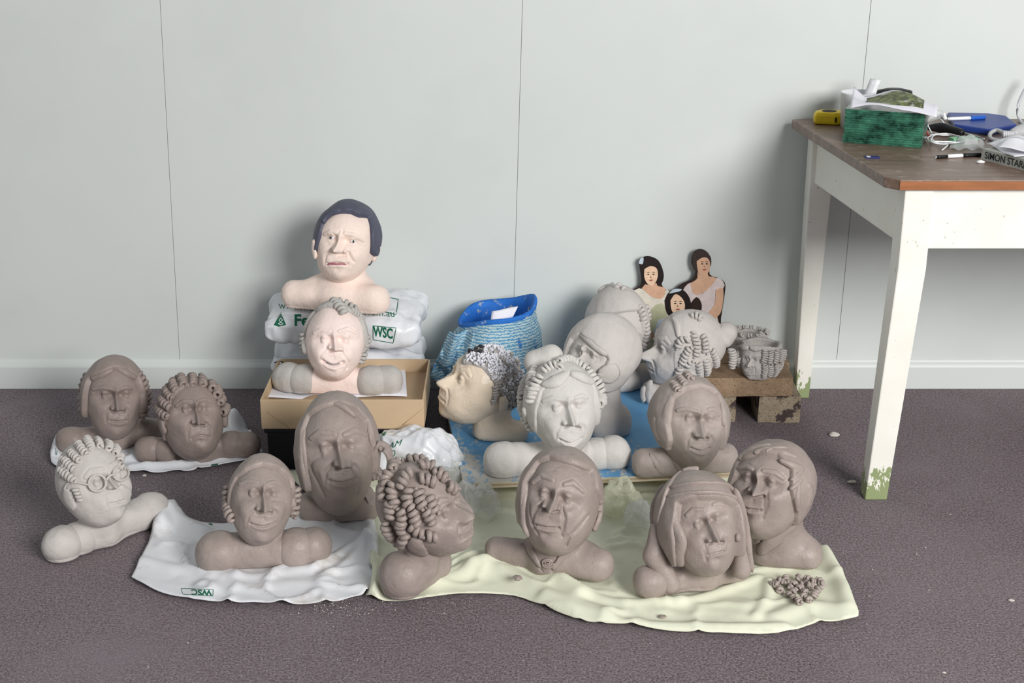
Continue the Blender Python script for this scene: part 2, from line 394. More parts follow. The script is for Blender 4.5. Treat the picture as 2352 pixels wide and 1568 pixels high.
def sheet3(name, C4, nu, nv, fz, m, parent=None, thick=.0006):
    A, B, C, D = [np.array(p) for p in C4]; V = []; uv = []
    for j in range(nv+1):
        for i in range(nu+1):
            u, v = i/nu, j/nv; p = A*(1-u)*(1-v)+B*u*(1-v)+C*u*v+D*(1-u)*v; p = p+np.array([0, 0, fz(u, v)]); V.append(p); uv.append((u, v))
    F = [(j*(nu+1)+i, j*(nu+1)+i+1, (j+1)*(nu+1)+i+1, (j+1)*(nu+1)+i) for j in range(nv) for i in range(nu)]
    o = mk(name, V, F, m, parent); L = o.data.uv_layers.new(name='UVMap')
    for lp in o.data.loops: L.data[lp.index].uv = uv[lp.vertex_index]
    s = o.modifiers.new('thickness', 'SOLIDIFY'); s.thickness = thick; s.offset = 1; return o
zt = hgt+.004
A_ = T3(1976, 272, .075); P4 = [c0+ex*.012+ey*-.012, c0+ex*(wx+.028)+ey*-.012, c0+ex*(wx+.02)+ey*.11, c0+ex*-.0+ey*.11]
P4 = [Vector((p.x, p.y, ZT+zt)) for p in P4]
o = sheet3('crumpled_print', P4, 30, 14, lambda u, v: (.020*math.sin(math.pi*u)**2-.012*(v < .2)*(.2-v)/.2)*(1-.4*v)+.005*math.sin(9*u+3*v)+.006*math.cos(5*v+4*u)+.006+.022*(u < .14)*(.14-u)/.14*v, m_print)
tag(o, 'crumpled white bordered colour print lying on stacked green glass', 'paper')
# white tub with tubes
p = T3(1924, 274)
ct = (T3(1938, 268).x, -.13, ZT)
TUB = empty('plastic_tub', ct, 'white plastic tub behind the yellow tape measure', 'tub')
V, F = lathe([(.036, 0), (.041, .082), (.0425, .084), (.0395, .085), (.034, .006)], ct); mk('tub_body', V, F, m_white, TUB)
for i, (dx, dz, rx, cc) in enumerate([(.010, .055, .35, m_ltgrey), (.020, .06, .42, m_white)]):
    base = Vector((ct[0]+dx, ct[1], ct[2]+.03)); tip = base+Vector((.026, .0, .085))
    V, F = tube([base, base*.5+tip*.5, tip], [.0085, .009, .0085], 8)
    tag(mk('marker_pen', V, F, cc), ['pale grey marker standing in the white tub, left of two', 'white marker standing in the white tub, right of two'][i], 'pen', 'markers in the tub')
# tape measure
p = T3(1903, 284); TM = empty('tape_measure', p, 'yellow tape measure lying on the table corner', 'tape measure')
M = Matrix.Translation(p) @ Matrix.Rotation(-.12, 4, 'Z')
ol = [(-.036, -.018), (.012, -.024), (.034, -.020), (.036, .026), (.012, .034), (-.024, .030), (-.038, .010)]
V = [M @ Vector((x*.94, y*.94, .001)) for x, y in ol]+[M @ Vector((x, y, .008)) for x, y in ol]+[M @ Vector((x, y, .022)) for x, y in ol]+[M @ Vector((x*.86, y*.86, .031)) for x, y in ol]
k = len(ol); F = [tuple(range(k-1, -1, -1)), tuple(range(3*k, 4*k))]+[(r*k+i, r*k+(i+1) % k, (r+1)*k+(i+1) % k, (r+1)*k+i) for r in range(3) for i in range(k)]
bevel(mk('case', V, F, m_yellow, TM, smooth=False), .003, 3)
V, F = lathe([(.018, .0308), (.018, .0318), (.017, .0320)], (p.x, p.y+.003, p.z), sy=.9); mk('dial', V, F, m_ink, TM)
box('lock_button', .012, .017, -.0255, -.021, .008, .020, m_black, TM, .001, M); box('blade_slot', .028, .0365, -.020, -.008, .010, .018, m_black, TM, .001, M)
# blue folder and pen, screwdriver, cables
a_, b_, c_, d_ = T3(2178, 283), T3(2338, 303), T3(2325, 275), T3(2180, 274)
q = [T3(2190, 300), T3(2270, 312), T3(2335, 300), T3(2310, 280), T3(2270, 274), T3(2175, 272)]
o = prism('folder', [(v.x, v.y) for v in q], ZT+.0005, ZT+.016, m_blue, None, .004); tag(o, 'flat blue zip folder at the back of the table', 'folder')
PN = empty('felt_pen', T3(2200, 274, .016), 'white and blue felt pen lying on the blue folder', 'pen')
e0, e1, e2 = T3(2176, 273, .021), T3(2229, 271, .021), T3(2262, 269, .021)
V, F = tube([e0, e1], .0042, 6, 8); mk('barrel', V, F, m_white, PN); V, F = tube([e1, e2], .0052, 6, 8); mk('cap', V, F, m_pen, PN)
SD = empty('screwdriver', T3(2180, 310), 'black handled screwdriver lying behind the white cable tangle', 'screwdriver')
V, F = tube([T3(2130, 293, .012), T3(2160, 293, .013), T3(2195, 300, .012), T3(2212, 305, .010)], [.006, .013, .010, .008], 14); mk('handle', V, F, m_black, SD)
V, F = tube([T3(2208, 304, .010), T3(2262, 320, .003)], .003, 6); mk('shaft', V, F, m_steel, SD)
BC = empty('camera_pouch', T3(2060, 268), 'small black pouch half hidden behind the crumpled print', 'pouch')
pc = ony(2062, 216, -.12); V, F = lathe([(.02, 0), (.045, .01), (.050, .04), (.045, .080), (.02, .086)], (pc.x, -.085, ZT), 20, sy=.6); mk('pouch_body', V, F, m_black, BC)
RC = mk('red_lead', *tube([T3(2122, 306, .006), T3(2126, 300, .01), T3(2131, 308, .004), T3(2134, 313, .003)], .0022, 10), m_red); tag(RC, 'short red wire beside the glass sheet stack', 'wire')
def loops(cx, cy, rx, ry, turns, h, r, seed, n=140):
    R = random.Random(seed); P = []
    for i in range(int(turns*8)+1):
        a = i*math.pi/4; P.append(T3(cx+rx*(1+R.uniform(-.25, .25))*math.cos(a)+R.uniform(-2, 2), cy+ry*(1+R.uniform(-.3, .3))*math.sin(a), h+R.uniform(0, .012)))
    return tube(P, r, n)
CB = empty('earphone_cable', T3(2175, 320), 'thin white cable in a loose tangle beside the green glass', 'cable')
mk('cable_loop', *loops(2170, 318, 38, 10, 5, .004, .0014, 4), m_white, CB)
mk('cable_loop', *tube([T3(2140, 305, .004), T3(2130, 280, .03), T3(2150, 268, .035), T3(2170, 285, .02), T3(2165, 300, .004)], .0014, 30), m_white, CB)
mk('cable_end', *tube([T3(2190, 316, .004), T3(2175, 335, .006), T3(2163, 345, .002)], .0014, 14), m_white, CB)
mk('plug', *tube([T3(2116, 317, .006), T3(2128, 319, .006)], [.004, .006], 6, 8), m_white, CB)
mk('earbud', *tube([T3(2165, 262, .045), T3(2172, 274, .035)], [.007, .004], 6, 8), m_white, CB)
ER = empty('eraser_packet', T3(2205, 335), 'pale green packet with barcode in clear plastic under the cables', 'packet')
c_ = T3(2212, 331); rotbox('carton', c_, .062, .026, .016, .18, m_green, ER, .001)
M = Matrix.Translation(c_) @ Matrix.Rotation(.18, 4, 'Z')
for i in range(9): box('barcode_bar', -.024+i*.0022, -.0228+i*.0022+(i % 3)*.0003, -.0134, -.013, .003, .013, m_ink, ER, 0, M)
box('label_panel', -.002, .028, -.0134, -.013, .002, .014, m_white, ER, 0, M)
o = sheet3('clear_packet', [T3(2180, 346, .001), T3(2262, 346, .001), T3(2258, 322, .001), T3(2186, 322, .001)], 16, 8, lambda u, v: .020*math.sin(math.pi*u)*math.sin(math.pi*v)+.003*math.sin(17*u+6*v)+.003, m_clear, ER)
PE = empty('ballpoint_pen', T3(2190, 359), 'black and white ballpoint pen lying on the brown tabletop', 'pen')
e = [T3(2146, 361, .004), T3(2152, 360.5, .004), T3(2176, 359, .004), T3(2211, 357, .004), T3(2252, 355, .004)]
for nm, i, r, mm_ in (('tip', 0, [.001, .003], m_steel), ('grip', 1, .0040, m_black), ('barrel', 2, .0042, m_white), ('cap', 3, .0048, m_black)):
    mk(nm, *tube([e[i], e[i+1]], r, 5), mm_, PE)
SDc = empty('memory_card', T3(2003, 361), 'tiny blue memory card near the table corner', 'memory card')
M = Matrix.Translation(T3(2003, 362)) @ Matrix.Rotation(-.08, 4, 'Z')
box('card_body', -.016, .016, -.011, .011, 0, .0025, m_navy, SDc, .0006, M); box('card_label', -.012, -.004, -.007, .006, .0024, .0028, m_white, SDc, 0, M)
o = mk('plaster_chip', *lathe([(.004, 0), (.010, .001), (.009, .004), (.003, .006)], T3(2252, 374), 7, sy=.6), m_white); tag(o, 'white plaster chip on the tabletop in front of the book', 'chip')
# book
BK = empty('book', T3(2330, 370), 'thick grey art book with a lettered spine at table edge', 'book')
s0, s1 = T3(2255, 366), T3(2400, 404); dx = (s1-s0).normalized(); nrm = Vector((-dx.y, dx.x, 0)); bh = .024; Lb = .255
q = [s0, s0+dx*Lb, s0+dx*Lb+nrm*.17, s0+nrm*.17]
m_bk = mat('grey_book_cover', (176, 178, 172), .5, .04, bump=0)
mk('cover', [(p.x, p.y, ZT) for p in q]+[(p.x, p.y, ZT+bh) for p in q], hexa(0), m_bk, BK, smooth=False)
mk('page_block', [(p.x+dx.x*o, p.y+dx.y*o, z) for z in (ZT+.0025, ZT+bh-.0025) for p, o in zip([q[1], q[1]+dx*.002, q[2]+dx*.002, q[2]], (0, 0, 0, 0))], hexa(0), m_paper, BK, smooth=False)
TV, TF = textmesh('SIMON STARLING', .0215, bold=.0002)
sc_x = .92
mk('spine_lettering', [s0+dx*(.008+v[0]*sc_x)-nrm*.0006+Vector((0, 0, ZT-s0.z+.0045+v[1])) for v in TV], TF, m_ink, BK, smooth=False)
for i, (pts, lb) in enumerate([([(2290, 338), (2400, 352), (2400, 322), (2310, 326)], 'curled printed sheet on top of the grey book'), ([(2266, 330), (2330, 362), (2420, 350), (2330, 316)], 'white sheet lying half under the curled one on the book')]):
    h = bh+.002+(.010 if i == 0 else 0)
    o = sheet3('loose_paper', [T3(x, y, h) for x, y in pts], 14, 8, lambda u, v: .008*math.sin(3*u+1)*v+.002*math.sin(8*u), m_paper); tag(o, lb, 'paper', 'papers on the book')
# power cord with plug
PC = empty('power_cord', T3(2320, 310), 'looped grey power cord with ribbed plug on the table', 'cord')
mk('cord', *tube([T3(2352, 330, .006), T3(2300, 324, .005), T3(2276, 318, .006), T3(2275, 306, .012), T3(2290, 299, .018), T3(2306, 306, .016)], .0048, 40), m_greyp, PC)
for i in range(5): mk('strain_rib', *tube([T3(2303+i*5, 307.5, .016), T3(2306.4+i*5, 307.5, .016)], .0085-.0004*i, 4, 8), m_ltgrey, PC)
mk('plug_body', *tube([T3(2324, 307, .016), T3(2345, 302, .018), T3(2395, 300, .018)], [.010, .020, .021], 10), m_greyp, PC)
LC = mk('lamp_cable', *tube([ony(2372, 180, -.06), ony(2352, 210, -.06), ony(2338, 245, -.06), ony(2342, 275, -.07), T3(2362, 291, .004), T3(2400, 294, .004)], .0040, 30), m_ltgrey); tag(LC, 'pale grey cable arching up from the table at right edge', 'cable')
tip_c = T3(2146, 258, .0); o = mk('clear_tube', *tube([T3(2128, 272, .066), T3(2160, 262, .070)], [.012, .010], 6, 8), m_clear); 
tag(o, 'small clear plastic tube resting at the right end of the print', 'tube')
# ------------------------------------------------------------------ clay busts
def sphere_grid(nlat, nlon, frac=.64):
    # longitudes packed towards the face (front = -y)
    u = np.linspace(0, 1, nlon, endpoint=False); nf = frac
    lon = np.where(u < nf, (u/nf-.5)*math.pi, math.pi/2+(u-nf)/(1-nf)*math.pi)
    lat = np.linspace(-math.pi/2, math.pi/2, nlat+2)[1:-1]
    La, Lo = np.meshgrid(lat, lon, indexing='ij')
    D = np.stack([np.cos(La)*np.sin(Lo), -np.cos(La)*np.cos(Lo), np.sin(La)], -1).reshape(-1, 3)
    i, j = np.meshgrid(np.arange(nlat-1), np.arange(nlon), indexing='ij'); j2 = (j+1) % nlon
    F = np.stack([i*nlon+j, i*nlon+j2, (i+1)*nlon+j2, (i+1)*nlon+j], -1).reshape(-1, 4)
    n = len(D); D = np.concatenate([D, [[0, 0, -1.], [0, 0, 1.]]])
    jj = np.arange(nlon); a = np.stack([np.full(nlon, n), (jj+1) % nlon, jj, jj], 1); b0 = (nlat-1)*nlon
    b = np.stack([np.full(nlon, n+1), b0+jj, b0+(jj+1) % nlon, b0+(jj+1) % nlon], 1)
    return D, F, np.concatenate([a, b])
class Bust:
    def __init__(s, name, label, zb, m, base, c, hw, hh, dp=None, yaw=0, pitch=0, roll=0, dY=0, jaw=.15, res=(152, 240), flat=.10, seed=0, cat='sculpture', chinf=.30, back=.0):
        P0 = onz(base[0], base[1], zb); s.sc = pxsize(P0); s.zb = zb; s.m = m; s.seed = seed+1
        s.Y0 = P0.y+base[2]*s.sc; s.root = empty(name, (P0.x, s.Y0, zb), label, cat, 'clay portrait busts')
        s.C = np.array(ony(c[0], c[1], s.Y0+dY*s.sc)); s.sc = pxsize(s.C)
        s.hw, s.hh, s.dp = hw*s.sc, hh*s.sc, (dp or hw*1.12)*s.sc
        R = Matrix.Rotation(math.radians(roll), 3, 'Y') @ Matrix.Rotation(math.radians(yaw), 3, 'Z') @ Matrix.Rotation(math.radians(-pitch), 3, 'X')
        s.R = np.array(R); s.jaw, s.flat, s.chinf, s.back = jaw, flat, chinf, back
        s.D, s.F, s.Fp = sphere_grid(*res); s.V0 = s.shape(s.D); s.N0 = normals(s.V0, s.F)
        s.N0[-2:] = np.array([[0, 0, -1.], [0, 0, 1.]]) @ s.R.T
        tri = np.concatenate([s.F[:, [0, 1, 2]], s.F[:, [0, 2, 3]], s.Fp[:, :3]])
        s.bvh = BVHTree.FromPolygons(s.V0.tolist(), tri.tolist()); s.Off = np.zeros_like(s.V0)
        s.hairo = None; s.front = s.R @ np.array([0, -1., 0]); s.tb = None; s.mirror = False
    def shape(s, D):
        x, y, z = D.T; t = sstep(.15, -1.0, z); fr = np.clip(-y, 0, 1)
        tb = sstep(.35, -1.0, z); bk = np.clip(y, 0, 1)
        X = s.hw*(1-.25*tb*bk)*np.sign(x)*np.abs(x)**.92*(1-s.jaw*t*(.7+.3*fr)-.10*sstep(.35, 1, z))
        ys = np.where(y < 0, -np.abs(y)**(1-s.flat), y)
        Y = s.dp*ys*(1-np.where(y > 0, .30*tb, .06*t)) - s.dp*s.chinf*t
        Z = s.hh*np.sign(z)*np.abs(z)**.97
        return s.C+np.stack([X, Y, Z], 1) @ s.R.T
    def hit(s, x, y, nrm=False, torso=False):
        d = ray(x, y).normalized(); bv = s.tb if torso else s.bvh
        h = bv.ray_cast(CAM, d)
        if h[0] is None:
            cc = Vector(s.C) if not torso else WL[s.root]
            p = CAM+d*((cc-CAM).dot(d)); h = bv.find_nearest(p)
        q = np.array(h[0])
        if not nrm: return q
        n = np.array(h[1]); 
        if not torso:
            i = s.D[0] ; l = ((q-s.C) @ s.R)/np.array([s.hw, s.dp, s.hh]); n = (l/np.array([s.hw, s.dp, s.hh])) @ s.R.T
        elif n @ np.array(CAM-Vector(q)) < 0: n = -n
        return q, n/np.linalg.norm(n)
    def loc(s, az, el):
        az, el = math.radians(az), math.radians(el)
        return s.shape(np.array([[math.cos(el)*math.sin(az), -math.cos(el)*math.cos(az), math.sin(el)]]))[0]
    def px(s, *pts): return [s.hit(*p) for p in pts]
    def st(s, P, w, h, prof='g', dirn=None, px=True):
        # sculpting stroke along 3-D points P; w and h in photo pixels at the bust
        if len(P) and len(P[0]) == 2: P = s.px(*P)
        P = [np.array(p, float) for p in P]
        if len(P) == 1: P = [P[0], P[0]+1e-6]
        W = (np.interp(np.linspace(0, 1, len(P)), np.linspace(0, 1, np.size(w)), np.atleast_1d(w)))*s.sc
        H = (np.interp(np.linspace(0, 1, len(P)), np.linspace(0, 1, np.size(h)), np.atleast_1d(h)))*s.sc
        PP = np.array(P); mg = W.max()*2.6
        sel = np.where(((s.V0 > PP.min(0)-mg) & (s.V0 < PP.max(0)+mg)).all(1))[0]
        if not len(sel): return
        Vs = s.V0[sel]; best = np.full(len(sel), 9.); hv = np.zeros(len(sel))
        for i in range(len(P)-1):
            d = P[i+1]-P[i]; L = max(d @ d, 1e-14); t = np.clip(((Vs-P[i]) @ d)/L, 0, 1)
            q = np.linalg.norm(Vs-P[i]-t[:, None]*d, axis=1)/(W[i]+(W[i+1]-W[i])*t); m = q < best
            best[m] = q[m]; hv[m] = (H[i]+(H[i+1]-H[i])*t)[m]
        if prof == 'g': k = np.exp(-best**2)
        elif prof == 'f': k = sstep(1.15, .75, best)+.0
        elif prof == 'b': k = np.sqrt(np.clip(1-best**2, 0, 1))
        elif prof == 'o': k = np.exp(-((best-1)/.28)**2)      # outline groove
        n = s.N0[sel]
        if dirn is not None:
            n = n*(1-dirn)+s.front*dirn; n /= np.linalg.norm(n, axis=1)[:, None]+1e-9
        s.Off[sel] += n*(hv*k)[:, None]
    def face(s, eyes, bridge, tip, wings, mouth, chin, brows, nose=1, cheek=1, lip=1, eye=1, fold=1, browh=1, open_=0, sock=1, ball=True, nw=1.0):
        f = lambda p: (s.hit(*p) if len(p) == 2 else np.array(p))
        nose = nose*1.18; sock = sock*1.3; fold = fold*1.25
        eyes = [f(e) for e in eyes]; u0 = np.linalg.norm(eyes[1]-eyes[0])
        def fd(p, amt):   # surface point whose raised form will show at pixel p
            if len(p) != 2: return np.array(p)
            q = p
            for _ in range(3):
                h = s.hit(*q); r = proj(h+s.front*amt*u0); q = (q[0]+p[0]-r[0], q[1]+p[1]-r[1])
            return s.hit(*q)
        bridge, tip, chin = fd(bridge, .10), fd(tip, .40*nose), fd(chin, .10); wings = [fd(w, .26*nose) for w in wings]; mouth = [fd(q, .08) for q in mouth]
        brows = [[f(q) for q in b] for b in brows]
        u = np.linalg.norm(eyes[1]-eyes[0])/s.sc; dn = (chin-bridge); dn /= np.linalg.norm(dn)
        rt = (eyes[1]-eyes[0]); rt /= np.linalg.norm(rt); U = u*s.sc
        for k, e in enumerate(eyes):
            sg = -1 if k == 0 else 1; inn = e-rt*sg*.30*U+dn*.02*U; out = e+rt*sg*.34*U+dn*.05*U
            s.st([inn+dn*.02*U, out+dn*.02*U], .26*u, -.145*u*sock)
            s.st([e-rt*sg*.29*U-dn*.03*U], .17*u, -.16*u*sock)
            s.st([inn-dn*.25*U, e-dn*.27*U, out-dn*.20*U], .14*u, .075*u)
            if ball: s.st([e], .155*u, .12*u*eye, 'b')
            arc = [inn, e-dn*.13*U-rt*sg*.12*U, e-dn*.13*U+rt*sg*.12*U, out]
            s.st(arc, .058*u, .085*u); s.st([p-dn*.10*U for p in arc], .04*u, -.035*u)
            s.st([inn+dn*.03*U, e+dn*.16*U, out+dn*.01*U], .06*u, .035*u)
            s.st([inn+dn*.25*U, e+dn*.32*U, out+dn*.2*U], .06*u, -.028*u*fold)
            s.st([e*.42+mouth[0 if k == 0 else -1]*.58+rt*sg*.20*U], .38*u, .12*u*cheek)
        for k, b in enumerate(brows):
            s.st(b, .20*u, .045*u*browh); s.st(b, [.075*u, .095*u, .06*u], .036*u*browh, 'f'); s.st(b, [.11*u, .13*u, .095*u], -.026*u, 'o')
        # nose
        mid = bridge*.5+tip*.5
        s.st([bridge, mid, tip], [.095*u*nw, .10*u*nw, .125*u*nw], [.11*u*nose, .25*u*nose, .33*u*nose], 'g', .7); s.st([bridge, mid, tip], [.16*u, .22*u, .27*u], [.03*u, .07*u, .10*u], 'g', .5)
        s.st([bridge-dn*.25*U, bridge], .17*u, [.02*u, .05*u])
        s.st([tip], .135*u*nw, .11*u*nose/nw, 'g', .7)
        for w in wings: s.st([w-dn*.03*U], .095*u*nw, .17*u*nose, 'g', .6)
        low = tip+dn*.20*U
        s.st([wings[0]+dn*.14*U, low, wings[1]+dn*.14*U], .07*u, -.13*u*nose)
        for k, w in enumerate(wings):
            sg = -1 if k == 0 else 1; mc = mouth[0 if k == 0 else -1]
            o_ = w+rt*sg*.12*U
            s.st([w+rt*sg*.09*U-dn*.1*U, w+rt*sg*.13*U+dn*.04*U], .05*u, -.05*u)
            s.st([o_, o_*.5+mc*.5+rt*sg*.16*U, mc+rt*sg*.16*U+dn*.08*U], .065*u, -.075*u*fold)
        # mouth
        s.st(mouth, .30*u, .075*u)
        mm = [np.array(q) for q in resample(mouth, 7)[0]]
        s.st([mm[0]]+[q-dn*.095*U for q in mm[1:-1]]+[mm[-1]], [.045*u, .07*u, .045*u], [.015*u, .06*u*lip, .015*u])
        s.st([mm[0]]+[q+dn*.11*U for q in mm[1:-1]]+[mm[-1]], [.045*u, .085*u, .045*u], [.015*u, .08*u*lip, .015*u])
        s.st(mm, .042*u+open_*.05*u, -.11*u-open_*.12*u)
        s.st([mm[0]], .06*u, -.05*u); s.st([mm[-1]], .06*u, -.05*u)
        s.st([mouth[len(mouth)//2]+dn*.28*U], .16*u, -.06*u)
        s.st([tip*.45+mouth[len(mouth)//2]*.55], .05*u, -.03*u)
        s.st([chin], .32*u, .14*u)
        s.u, s.dn, s.rt = u, dn, rt
    def generic(s, az=21, eye_el=4, tip_el=-13, mouth_el=-31, chin_el=-56, mw=17, **k):
        L = s.loc
        s.face([L(-az, eye_el), L(az, eye_el)], L(0, eye_el+3), L(0, tip_el), [L(-9, tip_el-1), L(9, tip_el-1)], [L(-mw, mouth_el), L(0, mouth_el), L(mw, mouth_el)], L(0, chin_el),
               [[L(-az-13, eye_el+12), L(-az, eye_el+17), L(-az+11, eye_el+13)], [L(az-11, eye_el+13), L(az, eye_el+17), L(az+13, eye_el+12)]], **k)
    def head(s, m=None, rough=1.0):
        V = s.V0+s.Off
        V = V+s.N0*((lump(V, 24, s.seed)*1.4+lump(V, 60, s.seed+2)*.5)*.0011*rough)[:, None]
        F = [tuple(f) for f in s.F]+[tuple(f[:3]) for f in s.Fp]
        s.headV = V
        s.ho = mk('head', V, F, m or s.m, s.root); return s.ho
    def cap(s, line, t=8, m=None, nape=-.5, name='hair', edge=2.6, sculpt=1.0, res=(130, 220), low=-100, grooves=None, mirror=False):
        # slab of clay hair: everything outside the traced face outline, above the nape
        def azim(P):
            l = ((P-s.C) @ s.R)/np.array([s.hw, s.dp, s.hh]); l /= np.linalg.norm(l, axis=1)[:, None]
            th = np.arccos(np.clip(-l[:, 1], -1, 1)); r = np.hypot(l[:, 0], l[:, 2])+1e-9
            return np.stack([th*l[:, 0]/r, th*l[:, 2]/r], 1)
        pts = [s.hit(*p) if len(p) == 2 else np.array(p) for p in line]; A = azim(np.array(pts))
        lo = math.radians(low); poly = [tuple(a) for a in A]+[(A[-1, 0]*1.05, A[-1, 1]-.25), (A[-1, 0]*.9, lo), (A[0, 0]*.9, lo), (A[0, 0]*1.05, A[0, 1]-.25)]
        if mirror: poly = [tuple(q) for q in A]+[(A[-1, 0]*.9, lo), (-A[-1, 0]*.9, lo)]+[(-q[0], q[1]) for q in A[::-1]]
        D, F, Fp = sphere_grid(*res); V0 = s.shape(D); N = normals(V0, F); N[-2:] = np.array([[0, 0, -1.], [0, 0, 1.]]) @ s.R.T
        Z = azim(V0); ins = inpoly(poly, Z[:, 0], Z[:, 1]); dist = polydist(poly, Z[:, 0], Z[:, 1])[0]
        Rm = (s.hw+s.hh+s.dp)/3; sd = np.where(ins, -dist, dist)*Rm
        lz = D[:, 2]; sd = np.minimum(sd, (lz-nape)*s.hh)
        e = edge*s.sc; t = t*1.3; off = np.where(sd > -e, -4*s.sc+(t+4)*s.sc*sstep(-e, e, sd), -4*s.sc)
        off += (sd > 0)*(lump(V0*np.array([1, 1, 1]), 22, s.seed+5)*1.6+lump(V0, 60, s.seed)*.8)*.0011*sculpt
        if grooves is not None:
            off += grooves(D)*s.sc*(sd > 0)
        O = off[:-2].reshape(res)
        for _ in range(2): O = (2*O+np.roll(O, 1, 1)+np.roll(O, -1, 1)+np.concatenate([O[:1], O[:-1]])+np.concatenate([O[1:], O[-1:]]))/6
        off[:-2] = O.ravel(); keep = sd > -3.2*e
        V = V0+N*off[:, None]; FF = [tuple(f) for f in F[keep[F].any(1)]]+[tuple(f[:3]) for f in Fp[keep[Fp].any(1)]]
        us = np.unique(np.concatenate([np.array(f) for f in FF])) if FF else []
        mp = -np.ones(len(V), int); mp[us] = np.arange(len(us))
        s.hairo = mk(name, V[us], [tuple(mp[list(f)]) for f in FF], m or s.m, s.root); return s.hairo
    def pts(s, P, torso=False):
        Q, N = [], []
        for p in P:
            if len(p) == 2: q, n = s.hit(p[0], p[1], True, torso)
            else:
                q = np.array(p, float); l = ((q-s.C) @ s.R)/np.array([s.hw, s.dp, s.hh])**2; n = l @ s.R.T; n /= np.linalg.norm(n)
            Q.append(q); N.append(n)
        return Q, N
    def lock(s, P, w, t, m=None, name='hair_strand', torso=False, lift=.3, n=18, parent=None):
        # flattened strip of clay pressed onto the surface
        Q, N = s.pts(P, torso); X = np.concatenate([np.array(Q), np.array(N)], 1); X, L = resample(X, n)
        C, Nn = X[:, :3], X[:, 3:]; Nn /= np.linalg.norm(Nn, axis=1)[:, None]
        T = np.gradient(C, axis=0); T /= np.linalg.norm(T, axis=1)[:, None]+1e-9; S = np.cross(T, Nn); S /= np.linalg.norm(S, axis=1)[:, None]+1e-9
        u = np.linspace(0, 1, n); W = np.interp(u, np.linspace(0, 1, np.size(w)), np.atleast_1d(w))*s.sc*1.15; t = t*1.15
        endc = np.sqrt(np.clip(1-(2*u-1)**10, .02, 1)); W = W*endc; Tt = np.full(n, t*s.sc)*np.sqrt(endc)
        C = C+Nn*(t*lift*s.sc)+S*(lump(C, 40, s.seed)*.0012)[:, None]
        V, F = loft(C, S*W[:, None], Nn*Tt[:, None]); V = V+Nn.repeat(10, 0)*(lump(V, 70, s.seed)*.0009)[:, None]
        return mk(name, V, F, m or s.m, parent or (s.hairo if s.hairo and name in ('hair_strand', 'sideburn', 'fringe', 'bonnet_rib', 'hair_slab', 'hair_band') else s.root))
    def coil(s, P, R=10, r=4.6, m=None, name='curl', lift=.55, torso=False, parent=None, taper=.12, pit=1.9, ph=None):
        Q, N = s.pts(P, torso); X = np.concatenate([np.array(Q), np.array(N)], 1)
        L = np.linalg.norm(np.diff(np.array(Q), axis=0), axis=1).sum()/s.sc
        turns = max(1.3, L/(r*pit)); k = 9; n = int(turns*k)+1
        X, _ = resample(X, n); C, Nn = X[:, :3], X[:, 3:]; Nn /= np.linalg.norm(Nn, axis=1)[:, None]+1e-9
        T = np.gradient(C, axis=0); T /= np.linalg.norm(T, axis=1)[:, None]+1e-9; S = np.cross(T, Nn); S /= np.linalg.norm(S, axis=1)[:, None]+1e-9
        th = np.arange(n)*2*math.pi/k*(1 if rng.random() < .7 else -1)+(rng.uniform(0, 6.28) if ph is None else ph); u = np.linspace(0, 1, n)
        rad = (R-r)*s.sc*(1-taper*np.abs(2*u-1)**2)*(1+.10*np.sin(th*.5+rng.uniform(0, 6)))
        H = C+Nn*(R*lift*s.sc)+(np.cos(th)[:, None]*Nn+np.sin(th)[:, None]*S)*rad[:, None]
        Tg = np.gradient(H, axis=0); Tg /= np.linalg.norm(Tg, axis=1)[:, None]+1e-9
        A = np.cross(Tg, T); A /= np.linalg.norm(A, axis=1)[:, None]+1e-9; B = np.cross(Tg, A)
        rr = r*s.sc*np.clip(np.minimum(u, 1-u)*n/3+.35, 0, 1)*(1+.08*np.sin(np.arange(n)*1.3+rng.uniform(0, 6)))
        kk = 6; tt = np.arange(kk)*2*math.pi/kk
        V = (H[:, None]+np.cos(tt)[None, :, None]*(A*rr[:, None])[:, None]+np.sin(tt)[None, :, None]*(B*rr[:, None])[:, None]).reshape(-1, 3)
        F = [(i*kk+j, i*kk+(j+1) % kk, (i+1)*kk+(j+1) % kk, (i+1)*kk+j) for i in range(n-1) for j in range(kk)]+[tuple(range(kk-1, -1, -1)), tuple((n-1)*kk+j for j in range(kk))]
        return mk(name, V, F, m or s.m, parent or s.hairo or s.root)
    def fan(s, A, B, n, R=9, r=4.2, jit=2.5, mid=None, **k):
        a, _ = resample(A, n); b, _ = resample(B, n)
        for p, q in zip(a, b):
            j = lambda: rng.uniform(-jit, jit)
            P = [(p[0]+j(), p[1]+j()), (q[0]+j(), q[1]+j())]
            P.insert(1, ((P[0][0]+P[1][0])/2, (P[0][1]+P[1][1])/2)); s.coil(P, R*rng.uniform(.9, 1.1), r, **k)
    def blob(s, name, P, m=None, k=4, vox=None, zcut=True, rough=1.0, parent=None, grooves=(), pn=None):
        pn = pn or (2.15 if name in ('sleeve', 'bun', 'veil') else 2.5)
        # P: list of (x0,y0,r0,x1,y1,r1, h0,h1[,sy]); h = None: height over the base given by radius, number: depth offset in px
        vox = vox or 2.9*s.sc; prims = []; rs = 1.07 if name == 'sleeve' else 1.0
        for q in P:
            x0, y0, r0, x1, y1, r1, h0, h1 = q[:8]; sy = q[8] if len(q) > 8 else 1.0
            E = []
            for x, y, r, h in ((x0, y0, r0, h0), (x1, y1, r1, h1)):
                if isinstance(h, str): E.append(onz(x, y, s.zb+float(h)*r*s.sc))
                else: E.append(ony(x, y, s.Y0+h*s.sc))
            prims.append((np.array(E[0]), np.array(E[1]), r0*s.sc*rs, r1*s.sc*rs, sy))
